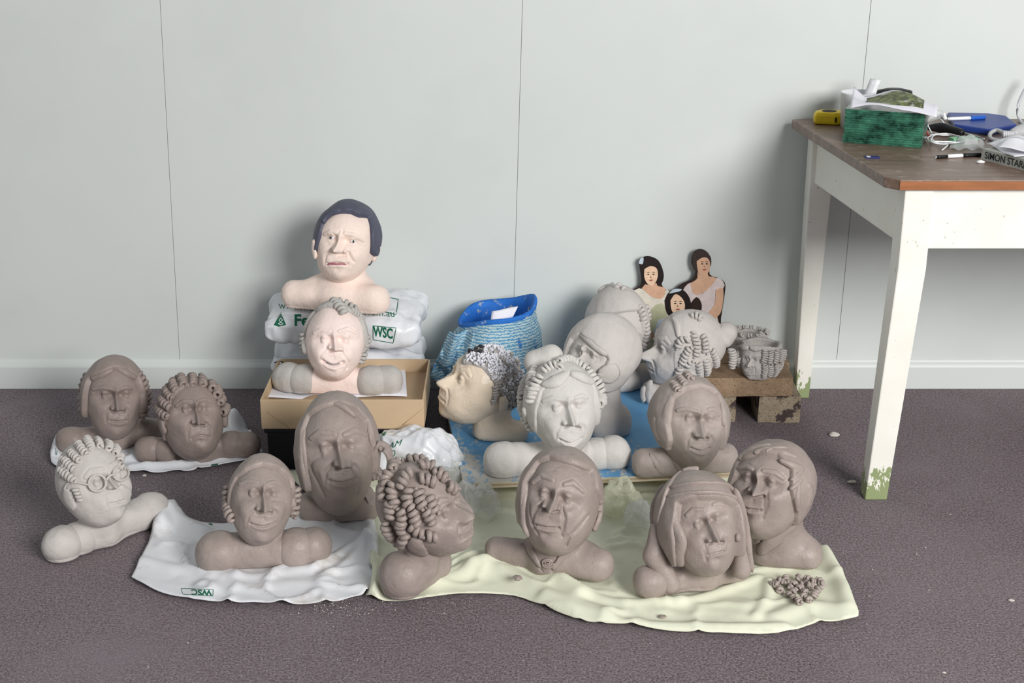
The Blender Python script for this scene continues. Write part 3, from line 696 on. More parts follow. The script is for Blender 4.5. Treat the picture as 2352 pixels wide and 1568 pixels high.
        lo = np.min([np.minimum(a-max(r0, r1)*max(1, sy), b-max(r0, r1)*max(1, sy)) for a, b, r0, r1, sy in prims], 0)-.012
        hi = np.max([np.maximum(a+max(r0, r1)*max(1, sy), b+max(r0, r1)*max(1, sy)) for a, b, r0, r1, sy in prims], 0)+.012
        lo[2] = max(lo[2], s.zb-2.5*vox)
        def f(X, Y, Z):
            d = None
            for a, b, r0, r1, sy in prims:
                e = sd_cap(X, Y, Z, a, b, r0, r1, sy, pn); d = e if d is None else smin(d, e, k*s.sc)
            return np.maximum(d, s.zb+.0008-Z)
        V, F = surfnet(f, lo, hi, vox); N = normals(V, F)
        up = (V[:, 2] > s.zb+.006)
        V = V+N*(up*(lump(V, 11, s.seed+3)*1.8+lump(V, 28, s.seed+3)*1.0+lump(V, 70, s.seed)*.35)*.0013*rough)[:, None]
        if len(grooves):
            bv = BVHTree.FromPolygons(V.tolist(), np.concatenate([F[:, [0, 1, 2]], F[:, [0, 2, 3]]]).tolist())
            for P_, w, h in grooves:
                Q = []
                for x, y in resample(P_, 14)[0]:
                    hh = bv.ray_cast(CAM, ray(x, y).normalized())
                    if hh[0] is not None: Q.append(np.array(hh[0]))
                for i in range(len(Q)-1):
                    d_ = Q[i+1]-Q[i]; t_ = np.clip(((V-Q[i]) @ d_)/max(d_ @ d_, 1e-12), 0, 1); dd = np.linalg.norm(V-Q[i]-t_[:, None]*d_, axis=1)
                    best = dd if i == 0 else np.minimum(best, dd)
                if len(Q) > 1: V = V+N*(h*s.sc*np.exp(-(best/(w*s.sc))**2))[:, None]
        o = mk(name, V, F, m or s.m, parent or s.root)
        tri = np.concatenate([F[:, [0, 1, 2]], F[:, [0, 2, 3]]]); bv = BVHTree.FromPolygons(V.tolist(), tri.tolist())
        if name == 'shoulders': s.tb = bv
        return o
    def ear(s, P, w, t=5, m=None, name='ear', lift=.8):
        e = s.lock(P, w, t, m, name, lift=lift, n=14); return e
# ------------------------------------------------------------------ sheets, bags, boxes and the board
def bagmat(name, col, rough=.30, tr=.12, creases=.12, bs=16, dirt=0):
    t = NT(name); c = lin(col); f = t.noise(10, 3)
    a = t.mix(t.ramp(f, .3, .7), tuple(v*.95 for v in c[:3])+(1,), c)
    if dirt: a = t.mix(t.ramp(t.noise(9, 5, .65, stretch=(1, 1.6, 1)), .56, .74), a, lin((196, 188, 180)))
    t.l(a, t.b.inputs['Base Color']); t.b.inputs['Roughness'].default_value = rough; t.b.inputs['Specular IOR Level'].default_value = .45
    tc = t.n('ShaderNodeTexCoord'); v = t.n('ShaderNodeTexVoronoi', feature='DISTANCE_TO_EDGE', Scale=bs); d = t.n('ShaderNodeMixRGB'); d.blend_type = 'ADD'; d.inputs[0].default_value = .12
    nz = t.n('ShaderNodeTexNoise', Scale=14); t.l(tc.outputs['Object'], nz.inputs['Vector']); t.l(tc.outputs['Object'], d.inputs[1]); t.l(nz.outputs['Color'], d.inputs[2]); t.l(d.outputs[0], v.inputs['Vector'])
    t.bump(v.outputs['Distance'], creases, .006); return t.m
m_bag = bagmat('white_polythene', (232, 234, 239)); m_dirtybag = bagmat('dusty_white_polythene', (232, 233, 237), .4, dirt=1)
m_pink = MATS['peach_paint']
m_ycloth = mat('pale_lime_cotton', (229, 231, 209), .85, .05, 9, .12, 900, .0008, .1, col2=(220, 222, 200), c2=(.55, .7), c2scale=18)
m_ink_green = mat('green_print', (22, 104, 76), .45, .05, bump=0)
m_card = mat('brown_cardboard', (200, 175, 144), .75, .07, 8, .08, 160, .001, .15)
m_carddk = mat('cardboard_inside', (186, 160, 130), .8, .08, 8, .05)
m_blk = mat('black_crate_plastic', (27, 28, 33), .5, .1, bump=.05)

def ridged(V, sc, seed): return 1-np.abs(lump(V, sc, seed))
def gsheet(name, poly, z0, folds, amp, wav, m, label, cat, seed=1, res=.006, crease=0, thick=.0012, lips=0, parent=None, sm=True):
    PP = [(p.x, p.y) for p in (onz(x, y, z0) for x, y in poly)]; A = np.array(resample(PP+[PP[0]], 160)[0])[:-1]; PP = [tuple(p) for p in A]
    lo = A.min(0)-res; hi = A.max(0)+res; nx, ny = np.ceil((hi-lo)/res).astype(int)+1
    X, Y = np.meshgrid(lo[0]+np.arange(nx)*res, lo[1]+np.arange(ny)*res, indexing='ij')
    cx, cy = X[:-1, :-1]+res/2, Y[:-1, :-1]+res/2; ins = inpoly(PP, cx, cy)
    I = np.arange(nx*ny).reshape(nx, ny); F = np.stack([I[:-1, :-1], I[1:, :-1], I[1:, 1:], I[:-1, 1:]], -1)[ins]
    us, inv = np.unique(F, return_inverse=True); F = inv.reshape(F.shape)
    x, y = X.ravel()[us].copy(), Y.ravel()[us].copy()
    cnt = np.bincount(F.ravel(), minlength=len(us)); bd = cnt < 4
    d, qx, qy = polydist(PP, x, y); mv = bd & (d < 1.6*res); x[mv] = qx[mv]; y[mv] = qy[mv]
    V = np.stack([x, y, np.zeros_like(x)], 1); h = np.full(len(x), z0)
    h += amp*(np.clip(ridged(V, wav, seed), -.2, 1)**2)*.8+amp*.5*np.abs(lump(V, wav*2.3, seed+4))
    if crease: h += crease*(ridged(V*np.array([1, 1, 0]), wav*1.6, seed+9).clip(0, 1)**6)
    for P, w, hh in folds:
        Q = [(p.x, p.y) for p in (onz(a, b, z0) for a, b in P)]
        Q = [tuple(q) for q in resample(Q, 24)[0]] if len(Q) > 2 else Q
        h += hh*np.exp(-(polydist(Q, x, y, False)[0]/w)**2)
    h += lips*np.exp(-(polydist(PP, x, y)[0]/.012)**2)*(lump(V, 20, seed+2)+.4).clip(0)
    V[:, 2] = np.maximum(h, z0*.5+.0015)
    o = mk(name, V, F, m, parent, smooth=sm)
    if parent is None: tag(o, label, cat)
    s = o.modifiers.new('thickness', 'SOLIDIFY'); s.thickness = thick; s.offset = 1
    tri = np.concatenate([F[:, [0, 1, 2]], F[:, [0, 2, 3]]]); return o, BVHTree.FromPolygons(V.tolist(), tri.tolist())
def pillow(name, c, sx, sy, sz, m, parent=None, rz=0, e=.42, amp=.006, wav=9, seed=1, ears=.10, tilt=0, res=(60, 110), sharp=2, ends=.4):
    D, F, Fp = sphere_grid(res[0], res[1], .5); x, y, z = (np.sign(D[:, i])*np.abs(D[:, i])**e for i in range(3))
    mx = np.abs(np.stack([x, y, z], 1)).max(1); cornr = (np.abs(x)*np.abs(y))**4
    zz = z*(1-ends*np.abs(x)**5)*(1-.25*np.abs(y)**5)
    V = np.stack([sx*x*(1+ears*cornr), sy*y*(1+ears*cornr), sz*zz], 1)
    N = normals(V, F); w = lump(V, wav, seed); w2 = lump(V, wav*2.4, seed+3)
    w3 = lump(V, wav*4.5, seed+6); V = V+N*(amp*(1-np.abs(w)*1.6)+amp*.6*(.6-np.abs(w2)*1.4)+amp*.22*(.5-np.abs(w3)))[:, None]
    V = V @ np.array(Matrix.Rotation(tilt, 3, 'X')).T @ np.array(Matrix.Rotation(rz, 3, 'Z')).T+np.array(c)
    FF = [tuple(f) for f in F]+[tuple(f[:3]) for f in Fp]
    tri = np.concatenate([F[:, [0, 1, 2]], F[:, [0, 2, 3]], Fp[:, :3]]); bv = BVHTree.FromPolygons(V.tolist(), tri.tolist())
    return mk(name, V, FF, m, parent), bv, V
def printed(name, V, F, org, sc, ang, bv, m, parent, off=.0012, flip=1, fb=None):
    # lay flat lettering (V in em units) onto a surface: org and size given in photo pixels
    ca, sa = math.cos(math.radians(ang)), math.sin(math.radians(ang)); out = []
    for v in V:
        u, w = v[0]*sc, v[1]*sc*flip; x, y = org[0]+u*ca-w*sa*-1*-1, org[1]-(w*ca)+u*sa
        d = ray(x, y).normalized(); h = bv.ray_cast(CAM, d)
        if h[0] is None: h = bv.find_nearest(CAM+d*((Vector(fb or WL[parent])-CAM).dot(d)))
        out.append(h[0]-d*off)
    return mk(name, out, F, m, parent, smooth=False)
def ring_quad(P, w):   # outline of a polygon with line width, densified; P in px
    P = np.array(resample_lin(P+[P[0]], 60)); c = P.mean(0); T = np.roll(P, -1, 0)-np.roll(P, 1, 0); T /= np.linalg.norm(T, axis=1)[:, None]+1e-9
    N = np.stack([-T[:, 1], T[:, 0]], 1); k = len(P)
    V = np.concatenate([P-N*w/2, P+N*w/2]); F = [(i, (i+1) % k, k+(i+1) % k, k+i) for i in range(k)]
    return V, F
def resample_lin(P, n):
    P = np.array(P, float); s = np.r_[0, np.cumsum(np.linalg.norm(np.diff(P, axis=0), axis=1))]; t = np.linspace(0, s[-1], n, endpoint=False)
    return np.stack([np.interp(t, s, P[:, 0]), np.interp(t, s, P[:, 1])], 1)
def print_px(name, V, F, bv, m, parent, off=.0012):   # V already in photo pixels
    return printed(name, [(v[0], -v[1]) for v in V], F, (0, 0), 1, 0, bv, m, parent, off)
def poly_px(P, n=8):   # filled polygon as a fan grid
    P = resample_lin(P+[P[0]], 40); c = P.mean(0); V = [c]; k = len(P); F = []
    for r in range(1, n+1): V += [c+(p-c)*r/n for p in P]
    F += [(0, 1+i, 1+(i+1) % k) for i in range(k)]
    for r in range(1, n): a = 1+(r-1)*k; b = 1+r*k; F += [(a+i, b+i, b+(i+1) % k, a+(i+1) % k) for i in range(k)]
    return np.array(V), F

# --- stacked bags of clay behind the tray
bx = (ony(792, 760, -.17)).x
for i, (z, lb, sx) in enumerate([(.052, 'white plastic clay bag at the bottom of the stack by the wall', .200), (.150, 'white plastic clay bag in the middle, behind the cardboard tray', .192)]):
    o, bv, V = pillow('clay_bag', (bx+.004, -.142, z), sx, .112, .037, m_bag, None, .02*i, e=.38, ears=.18, amp=.008, wav=11, seed=i+2); tag(o, lb, 'clay bag', 'stacked bags of clay')
BG = empty('clay_bag', (bx, -.16, .2), 'printed white plastic clay bag under the dark-haired painted bust', 'clay bag', 'stacked bags of clay')
o, bvb, V = pillow('bag_body', (bx, -.158, .253), .196, .118, .044, m_bag, BG, -.03, e=.36, amp=.008, wav=11, seed=11, ears=.20, tilt=.06, res=(90, 170), ends=.35)
def word(txt, org, size, ang, nm, par, bv, off=.0012, shear=0, bold=0, flip=1, sxs=1.0, m=m_ink_green, mirror=False):
    V, F = textmesh(txt, 1.0, shear, bold, 2); V = V.copy(); V[:, 0] *= sxs
    if mirror: V[:, 1] *= -1
    return printed(nm, V, F, org, size, ang, bv, m, par, off)
word('www.walkerceramics.com.au', (640, 708), 24, 4.2, 'web_address', BG, bvb, sxs=.95)
word('Fe', (675, 747), 36, 0, 'product_lettering', BG, bvb, bold=.03)
word('WSC', (858, 771), 33, 8, 'logo_lettering', BG, bvb, shear=.2, bold=.03, sxs=.62)
V, F = ring_quad([(857, 748), (910, 753), (903, 788), (857, 780)], 1.6); print_px('logo_frame', V, F, bvb, m_ink_green, BG)
V, F = ring_quad([(880, 680), (915, 687), (910, 722), (868, 712)], 1.8); print_px('label_frame', V, F, bvb, m_ink_green, BG)
V, F = poly_px([(645, 717), (629, 746), (640, 750), (657, 746)]); print_px('triangle_mark', V, F, bvb, m_ink_green, BG)
for P_ in ([(645, 730), (641, 735), (644, 739), (649, 735)], [(639, 743), (645, 740), (651, 743), (645, 746)]):
    V, F = ring_quad(P_, 1.3); print_px('triangle_figure', V, F, bvb, m_white, BG, .002)
for i, yy in enumerate((690, 697, 704)):
    V, F = ring_quad([(926, yy), (930, yy+1), (927, yy+16), (923, yy+15)], .8); 
# --- cardboard tray on a black crate
TX0, TX1 = ony(597, 919, -.545).x, ony(973, 915, -.545).x; TY0, TY1 = -.545, -.268
TZ0, TZ1 = .107, .180
CR = empty('storage_crate', ((TX0+TX1)/2, -.4, 0), 'matt black crate under the brown cardboard tray', 'crate')
box('crate_body', TX0+.010, TX1-.012, TY0+.006, TY1-.006, .0005, .094, m_blk, CR, .004); box('crate_lid', TX0+.004, TX1-.008, TY0+.002, TY1-.002, .094, .1065, m_blk, CR, .003)
TR = empty('cardboard_tray', ((TX0+TX1)/2, -.4, TZ0), 'shallow brown cardboard tray holding the pale pink bust', 'tray')
w = .004; bi = .006
box('tray_base', TX0+w, TX1-w, TY0+w, TY1-w, TZ0, TZ0+.040, m_carddk, TR, 0)
for nm, b in (('front_wall', (TX0, TX1, TY0, TY0+w)), ('back_wall', (TX0+bi, TX1-bi, TY1-w, TY1))): box(nm, *b, TZ0, TZ1, m_card, TR, .001)
for x0, x1, xt0, xt1 in ((TX0, TX0+w, TX0, TX0+w), (TX1-w, TX1, TX1-w, TX1)):
    box('side_wall', x0, x1, TY0+w, TY1-w, TZ0, TZ1, m_card, TR, .001)
for (xa, ya), (xb, yb) in (((612, 945), (668, 985)), ((975, 935), (925, 975))):
    p, q = ony(xa, ya, TY0-.0004), ony(xb, yb, TY0-.0004); mk('fold_crease', *tube([p, q], .0008, 4, 5), m_carddk, TR)
for k, P_ in enumerate([[(630, 833), (642, 829), (652, 833)], [(633, 838), (640, 836), (646, 838)], [(940, 893), (946, 888), (950, 886)]]):
    mk('stamp_mark', *tube([ony(x, y, TY1-w-.0006) if k < 2 else ony(x, y, TY1-w-.0006) for x, y in P_], .0012, 8, 5), m_ink, TR)
pz = TZ0+.042
o = sheet3('paper_sheet', [onz(607, 915, pz), onz(935, 912, pz), onz(930, 834, pz), onz(640, 832, pz)], 30, 14, lambda u, v: .004*math.sin(7*u+2)*(1-v)+.002*math.sin(11*u*v)+.006*(v > .8)*(v-.8), m_paper); tag(o, 'crinkled white paper sheet lying in the cardboard tray', 'paper')
# --- bag of clay on the floor right of the crate
BF = empty('plastic_bag', onz(955, 1085, 0), 'crumpled white printed bag between black crate and blue board', 'plastic bag')
pc = ony(952, 1035, -.605); o, bvf, V = pillow('bag_body', (pc.x, -.605, .062), .094, .052, .058, m_bag, BF, -.25, e=.6, amp=.012, wav=14, seed=21, ears=.22, ends=.55, res=(70, 120))
word('AM', (890, 1032), 22, -18, 'print_lettering', BF, bvf, shear=.1)
V, F = ring_quad([(885, 1035), (907, 1035), (907, 1043), (896, 1060)], 1.6); print_px('print_mark', V, F, bvf, m_ink_green, BF)
V, F = poly_px([(876, 996), (887, 990), (885, 999), (880, 1001)]); print_px('print_corner', V, F, bvf, m_ink_green, BF)
m_milky = glassmat('milky_polythene', (236, 238, 234), .3, .0, .62); m_clear2 = glassmat('clear_polythene', (240, 242, 242), .2, .0, .36); m_yclear = glassmat('yellowish_polythene', (238, 240, 216), .24, .0, .42)
def crumple(px, w, h, m, label, seed, zt=.03, z0=.006, e=.8):
    p = onz(px[0], px[1], z0+zt); k = pxsize(p)
    o, b, V = pillow('plastic_bag', p, w*k/2, h*k/2*1.8, zt, m, None, .3*seed, e=e, amp=.016, wav=30, seed=seed+30, ears=.3, res=(60, 110), ends=.6); return tag(o, label, 'plastic bag')
crumple((1030, 1085), 66, 60, m_milky, 'milky folded plastic bag beside the board corner', 1, .032, .004)
crumple((1093, 1152), 80, 44, m_clear2, 'clear crumpled plastic bag under the front corner of the board', 2, .030, .014)
crumple((1432, 1146), 92, 40, m_yclear, 'yellowish crumpled plastic bag under the board, behind the bonnet bust', 3, .026, .014)
crumple((1474, 1188), 62, 28, m_clear2, 'small grey clear plastic scrap left of the bonnet bust', 4, .020, .014)

# --- lime cloth and white bags spread on the carpet
YC = [(838, 1372), (900, 1383), (1010, 1371), (1100, 1367), (1180, 1369), (1250, 1396), (1340, 1431), (1450, 1444), (1560, 1455), (1700, 1458), (1800, 1454), (1880, 1432), (1968, 1426), (1962, 1395), (1942, 1345), (1920, 1300), (1893, 1262), (1850, 1235), (1760, 1190), (1690, 1130), (1640, 1085), (1400, 1070), (1150, 1075), (900, 1078), (670, 1084), (668, 1100), (760, 1180), (852, 1262), (850, 1300), (858, 1335)]
yf = [([(1085, 1312), (1150, 1302), (1220, 1312), (1270, 1340), (1330, 1375)], .018, .020), ([(1000, 1345), (1090, 1318), (1180, 1330), (1260, 1372), (1400, 1418)], .020, .014), ([(1250, 1380), (1400, 1432), (1600, 1446), (1800, 1444)], .014, .010),
      ([(1895, 1270), (1925, 1330), (1950, 1400)], .018, .014), ([(1780, 1420), (1870, 1395), (1945, 1415)], .020, .010), ([(1420, 1230), (1480, 1226), (1510, 1235)], .010, .010), ([(1090, 1200), (1150, 1192), (1190, 1200)], .012, .012), ([(1400, 1262), (1450, 1258), (1490, 1266)], .008, .007),
      ([(1400, 1245), (1450, 1243), (1500, 1250)], .006, .006), ([(858, 1290), (866, 1330), (862, 1370)], .010, .028), ([(1300, 1350), (1420, 1390), (1560, 1385)], .014, .008), ([(1560, 1390), (1640, 1368), (1740, 1330)], .012, .007), ([(1735, 1420), (1760, 1380), (1765, 1340)], .010, .008), ([(1000, 1330), (1060, 1290), (1110, 1280)], .008, .009), ([(985, 1350), (1040, 1318), (1100, 1296)], .006, .008)]
cloth, bvc = gsheet('cotton_cloth', YC, .004, yf, .0035, 7, m_ycloth, 'pale lime cotton cloth spread in folds under the front busts', 'cloth', 5, .006, .006, .0016)
WB = [(302, 1326), (330, 1270), (362, 1205), (388, 1172), (440, 1195), (500, 1206), (560, 1198), (690, 1180), (700, 1160), (760, 1172), (845, 1178), (862, 1210), (868, 1290), (842, 1366), (780, 1383), (690, 1389), (560, 1386), (480, 1383), (400, 1369), (345, 1351)]
wf = [([(388, 1180), (372, 1215)], .020, .030), ([(400, 1190), (470, 1225)], .014, .012), ([(330, 1290), (420, 1310), (560, 1330), (700, 1310), (760, 1290)], .016, .006), ([(700, 1170), (760, 1178), (840, 1184)], .014, .016), ([(740, 1330), (800, 1290), (850, 1220)], .010, .008), ([(720, 1310), (770, 1280), (840, 1240)], .008, .008), ([(480, 1350), (640, 1345), (780, 1340)], .020, .004), ([(845, 1190), (860, 1290)], .010, .012)]
WBAG = empty('plastic_bag', onz(590, 1290, 0), 'large flattened white clay bag under the smiling bust', 'plastic bag')
o, bvw = gsheet('bag_sheet', WB, .0085, wf, .004, 8, m_dirtybag, '', '', 9, .006, .010, .0012, 0, WBAG)
word('WSC', (486, 1355), 17, 2, 'logo_lettering', WBAG, bvw, off=.0035, bold=.03, sxs=-1.25, mirror=True)
V, F = ring_quad([(416, 1351), (490, 1353), (489, 1368), (420, 1364)], 1.2); print_px('logo_frame', V, F, bvw, m_ink_green, WBAG, .0035)
for P_ in ([(488, 1196), (478, 1203), (487, 1206)], [(735, 1173), (744, 1167), (748, 1175)]):
    V, F = poly_px(P_, 3); print_px('print_corner', V, F, bvw, m_ink_green, WBAG, .0035)
RB = [(124, 1030), (118, 1062), (150, 1076), (220, 1078), (300, 1086), (390, 1085), (440, 1081), (520, 1066), (602, 1046), (590, 1022), (566, 985), (540, 972), (500, 975), (430, 985), (300, 990), (180, 1000), (140, 1004)]
rf = [([(540, 985), (528, 990)], .020, .050), ([(130, 1015), (125, 1050)], .012, .018), ([(300, 1078), (400, 1072), (500, 1060), (590, 1042)], .010, .010), ([(270, 1060), (330, 1055), (350, 1040)], .010, .010), ([(575, 1000), (590, 1030)], .010, .014)]
RBAG = empty('plastic_bag', onz(360, 1060, 0), 'white plastic bag spread under the two dark busts at the back left', 'plastic bag')
o, bvr = gsheet('bag_sheet', RB, .006, rf, .004, 10, m_bag, '', '', 14, .0055, .006, .0012, 0, RBAG)
V, F = poly_px([(484, 1069), (502, 1064), (498, 1071), (488, 1073)], 3); print_px('print_corner', V, F, bvr, m_ink_green, RBAG, .0035)
V, F = ring_quad([(127, 1030), (131, 1033), (130, 1044), (127, 1042)], 1); print_px('print_mark', V, F, bvr, m_ink_green, RBAG, .0035)

# --- blue painted plywood board on battens
ZB = .062
t = NT('scuffed_blue_paint')
tc = t.n('ShaderNodeTexCoord'); sp = t.n('ShaderNodeSeparateXYZ'); t.l(tc.outputs['Object'], sp.inputs[0])
mr = t.n('ShaderNodeMapRange'); mr.inputs[1].default_value = -.42; mr.inputs[2].default_value = .05; mr.inputs[3].default_value = .16; mr.inputs[4].default_value = -.14; t.l(sp.outputs[1], mr.inputs[0])
mx = t.n('ShaderNodeMapRange'); mx.inputs[1].default_value = -.35; mx.inputs[2].default_value = .3; mx.inputs[3].default_value = .06; mx.inputs[4].default_value = -.06; t.l(sp.outputs[0], mx.inputs[0])
ad = t.n('ShaderNodeMath', operation='ADD'); t.l(t.noise(34, 5, .7, stretch=(1.2, .7, 1)), ad.inputs[0]); t.l(mr.outputs[0], ad.inputs[1])
a2 = t.n('ShaderNodeMath', operation='ADD'); t.l(ad.outputs[0], a2.inputs[0]); t.l(mx.outputs[0], a2.inputs[1])
a = t.mix(t.ramp(t.noise(6, 3), .3, .7), lin((84, 146, 196)), lin((112, 172, 214)))
a = t.mix(t.ramp(a2.outputs[0], .50, .62), a, lin((196, 194, 186)))
t.l(a, t.b.inputs['Base Color']); t.b.inputs['Roughness'].default_value = .6; m_bluep = t.m
m_ply = mat('plywood_edge', (206, 192, 166), .7, .12, 30, .2, 120, stretch=(1, 1, .1)); m_ply2 = mat('plywood_core', (176, 160, 134), .75, .12, 30)
b0, b1, b3 = onz(1065, 1110, ZB), onz(1690, 1083, ZB), onz(1010, 873, ZB); b2 = b1+(b3-b0)
BD = empty('plywood_board', (b0+b1+b2+b3)/4-Vector((0, 0, .014)), 'scuffed blue painted plywood board carrying the grey busts', 'board')
cen = (b0+b1+b2+b3)/4
def layer(nm, z0, z1, m, ins): 
    q = [p+(cen-p).normalized()*ins for p in (b0, b1, b2, b3)]; return prism(nm, [(p.x, p.y) for p in q], z0, z1, m, BD)
layer('ply', ZB-.014, ZB-.0095, m_ply, 0); layer('ply', ZB-.0095, ZB-.0050, m_ply2, .0014); layer('ply', ZB-.0050, ZB-.0006, m_ply, 0); layer('paint_layer', ZB-.0006, ZB, m_bluep, 0)
for k, fr in enumerate((.30, .74)):
    p, q = b0.lerp(b3, fr), b1.lerp(b2, fr); p, q = p.lerp(q, .06), p.lerp(q, .94); y = Vector((0, .022, 0))
    V = [(v.x, v.y, z) for z in (.0075, ZB-.0142) for v in (p-y, q-y, q+y, p+y)]; V = [(x, yy, z if k < 1 or z > .02 else .0005) for x, yy, z in V]
    o = mk('wooden_batten', V, hexa(0), m_ply2, None, smooth=False); tag(o, ['pale wooden batten under the blue board, nearer the front', 'pale wooden batten under the blue board, nearer the wall'][k], 'batten', 'battens under the board')
# --- blue striped cloth bundle round a pot
t = NT('blue_white_wave_cloth'); wv = t.n('ShaderNodeTexWave', Scale=42, Distortion=5, Detail=2); wv.bands_direction = 'Z'; wv.inputs['Detail Scale'].default_value = 3.0
tc = t.n('ShaderNodeTexCoord'); t.l(tc.outputs['Object'], wv.inputs['Vector'])
a = t.mix(t.ramp(wv.outputs['Fac'], .35, .65), lin((98, 158, 194)), lin((196, 216, 220))); a = t.mix(t.ramp(t.noise(30, 3), .62, .70), a, lin((60, 124, 190)))
t.l(a, t.b.inputs['Base Color']); t.b.inputs['Roughness'].default_value = .9; t.bump(t.noise(160, 2), .4, .002); m_wave = t.m
m_cobalt = mat('cobalt_blue_paint', (40, 112, 200), .7, .2, 30, .4, 60, .004, col2=(170, 176, 176), c2=(.58, .64), c2scale=34)
pc = Vector((ony(1128, 718, -.145).x, -.145, ZB)); zr = .262-ZB
CP = empty('wrapped_pot', pc, 'blue and white striped cloth wrapped around a blue-rimmed pot', 'pot')
def potwall(prof, wob, seed, k=96):
    V = []; n = len(prof)
    for i, (r, z) in enumerate(prof):
        for j in range(k):
            th = 2*math.pi*j/k; d = np.array([[math.cos(th), math.sin(th), z*6]]); f = 1+wob*float(lump(d, 1.9, seed)[0])+wob*.4*math.sin(th*7+z*30+seed)*(1-z/.22)
            lean = .012*(z/.2); tilt = .022*(z/.2)**2*math.cos(th); x = r*f*math.cos(th)*(1.0-.10*(math.cos(th) < 0)*(z > .16))
            V.append((pc.x+x+lean, pc.y+r*f*math.sin(th)*.92, pc.z+max(z+tilt+.006*math.sin(3*th+1)*(z/.2)**2, .0005)))
    F = [(i*k+j, i*k+(j+1) % k, (i+1)*k+(j+1) % k, (i+1)*k+j) for i in range(n-1) for j in range(k)]; return V, F
V, F = potwall([(.100, 0), (.118, .02), (.130, .06), (.127, .10), (.118, .135), (.106, .160), (.102, .178), (.104, .196), (.104, .200)], .05, 2); F.append(tuple(range(95, -1, -1)))
o = mk('cloth_wrap', V, F, m_wave, CP); o.modifiers.new('t', 'SOLIDIFY').thickness = .003
V, F = potwall([(.105, .197), (.106, .205), (.102, .210), (.096, .205), (.090, .19), (.086, .15), (.080, .09), (.02, .08)], .05, 2); mk('blue_rim', V, F, m_cobalt, CP)
o = sheet3('cloth_tail', [ony(1050, 880, -.20), ony(984, 868, -.21), ony(1015, 800, -.20), ony(1060, 770, -.215)], 16, 16, lambda u, v: 0, m_wave, CP)
for v in o.data.vertices: v.co.y += .012*math.sin(v.co.x*120+v.co.z*70)
o = sheet3('cloth_tail', [ony(1075, 850, -.235), ony(1000, 835, -.215), ony(1030, 765, -.215), ony(1090, 760, -.235)], 16, 16, lambda u, v: 0, m_wave, CP)
for v in o.data.vertices: v.co.y += .014*math.sin(v.co.x*140-v.co.z*50)
nb = [ony(1126, 742, -.218), ony(1172, 742, -.222), ony(1190, 705, -.20), ony(1130, 713, -.20)]
o = sheet3('paper_note', nb, 8, 6, lambda u, v: 0, m_paper, None, .0006); tag(o, 'small torn white paper note stuck in the blue pot rim', 'paper')
for v in o.data.vertices: v.co.y += .006*math.sin(v.co.x*60)
# --- bricks
def brickmat(name, c, c2):
    t = NT(name); a = t.mix(t.ramp(t.noise(30, 5, .7), .32, .68), lin(c), lin(c2)); a = t.mix(t.ramp(t.noise(260, 2), .62, .68), a, lin((72, 60, 52))); a = t.mix(t.ramp(t.noise(240, 2, coord='Generated'), .72, .76), a, lin((214, 206, 190)))
    t.l(a, t.b.inputs['Base Color']); t.b.inputs['Roughness'].default_value = .95; t.bump(t.noise(120, 4, .7), .8, .004); return t
m_br = brickmat('sandy_brick', (140, 116, 92), (172, 146, 118)).m
tt = brickmat('stained_brick', (150, 134, 112), (174, 160, 140)); t = tt
src = t.b.inputs['Base Color'].links[0].from_socket; t.l(t.mix(t.ramp(t.noise(18, 3, .6), .52, .57), src, lin((74, 62, 60))), t.b.inputs['Base Color']); m_br2 = t.m
def brick(x0, x1, ypx, y0, y1, z0, z1, m, label, seed):
    xa, xb = ony(x0, ypx, y0).x, ony(x1, ypx, y0).x; R = random.Random(seed)
    n = 9; V = []; 
    import bmesh
    bm = bmesh.new(); bmesh.ops.create_cube(bm, size=2); bmesh.ops.subdivide_edges(bm, edges=bm.edges[:], cuts=6, use_grid_fill=True)
    for v in bm.verts:
        q = np.array([v.co]); e = sum(abs(c) > .99 for c in v.co); s_ = .985 if e == 3 else (.993 if e == 2 else 1)
        v.co = Vector((((xa+xb)/2+v.co.x*s_*(xb-xa)/2), (y0+y1)/2+v.co.y*s_*(y1-y0)/2, (z0+z1)/2+v.co.z*s_*(z1-z0)/2))
    V = np.array([v.co[:] for v in bm.verts]); bm.verts.index_update(); F = [tuple(v.index for v in f.verts) for f in bm.faces]; bm.free()
    V = V+np.stack([lump(V, 30, seed+i) for i in range(3)], 1)*.0012; V[:, 2] = np.clip(V[:, 2], z0, z1)
    return tag(mk('brick', V, F, m, None, smooth=False), label, 'brick', 'bricks of the small stand')
brick(1612, 1822, 890, -.257, -.150, .0735, .124, m_br, 'sandy brick laid flat as the top of the small stand', 1)
brick(1598, 1690, 945, -.250, -.06, .0005, .073, m_br2, 'brick standing under the left end of the top brick', 2)
brick(1741, 1838, 945, -.256, -.06, .0005, .073, m_br2, 'dark stained brick under the right end of the top brick', 3)

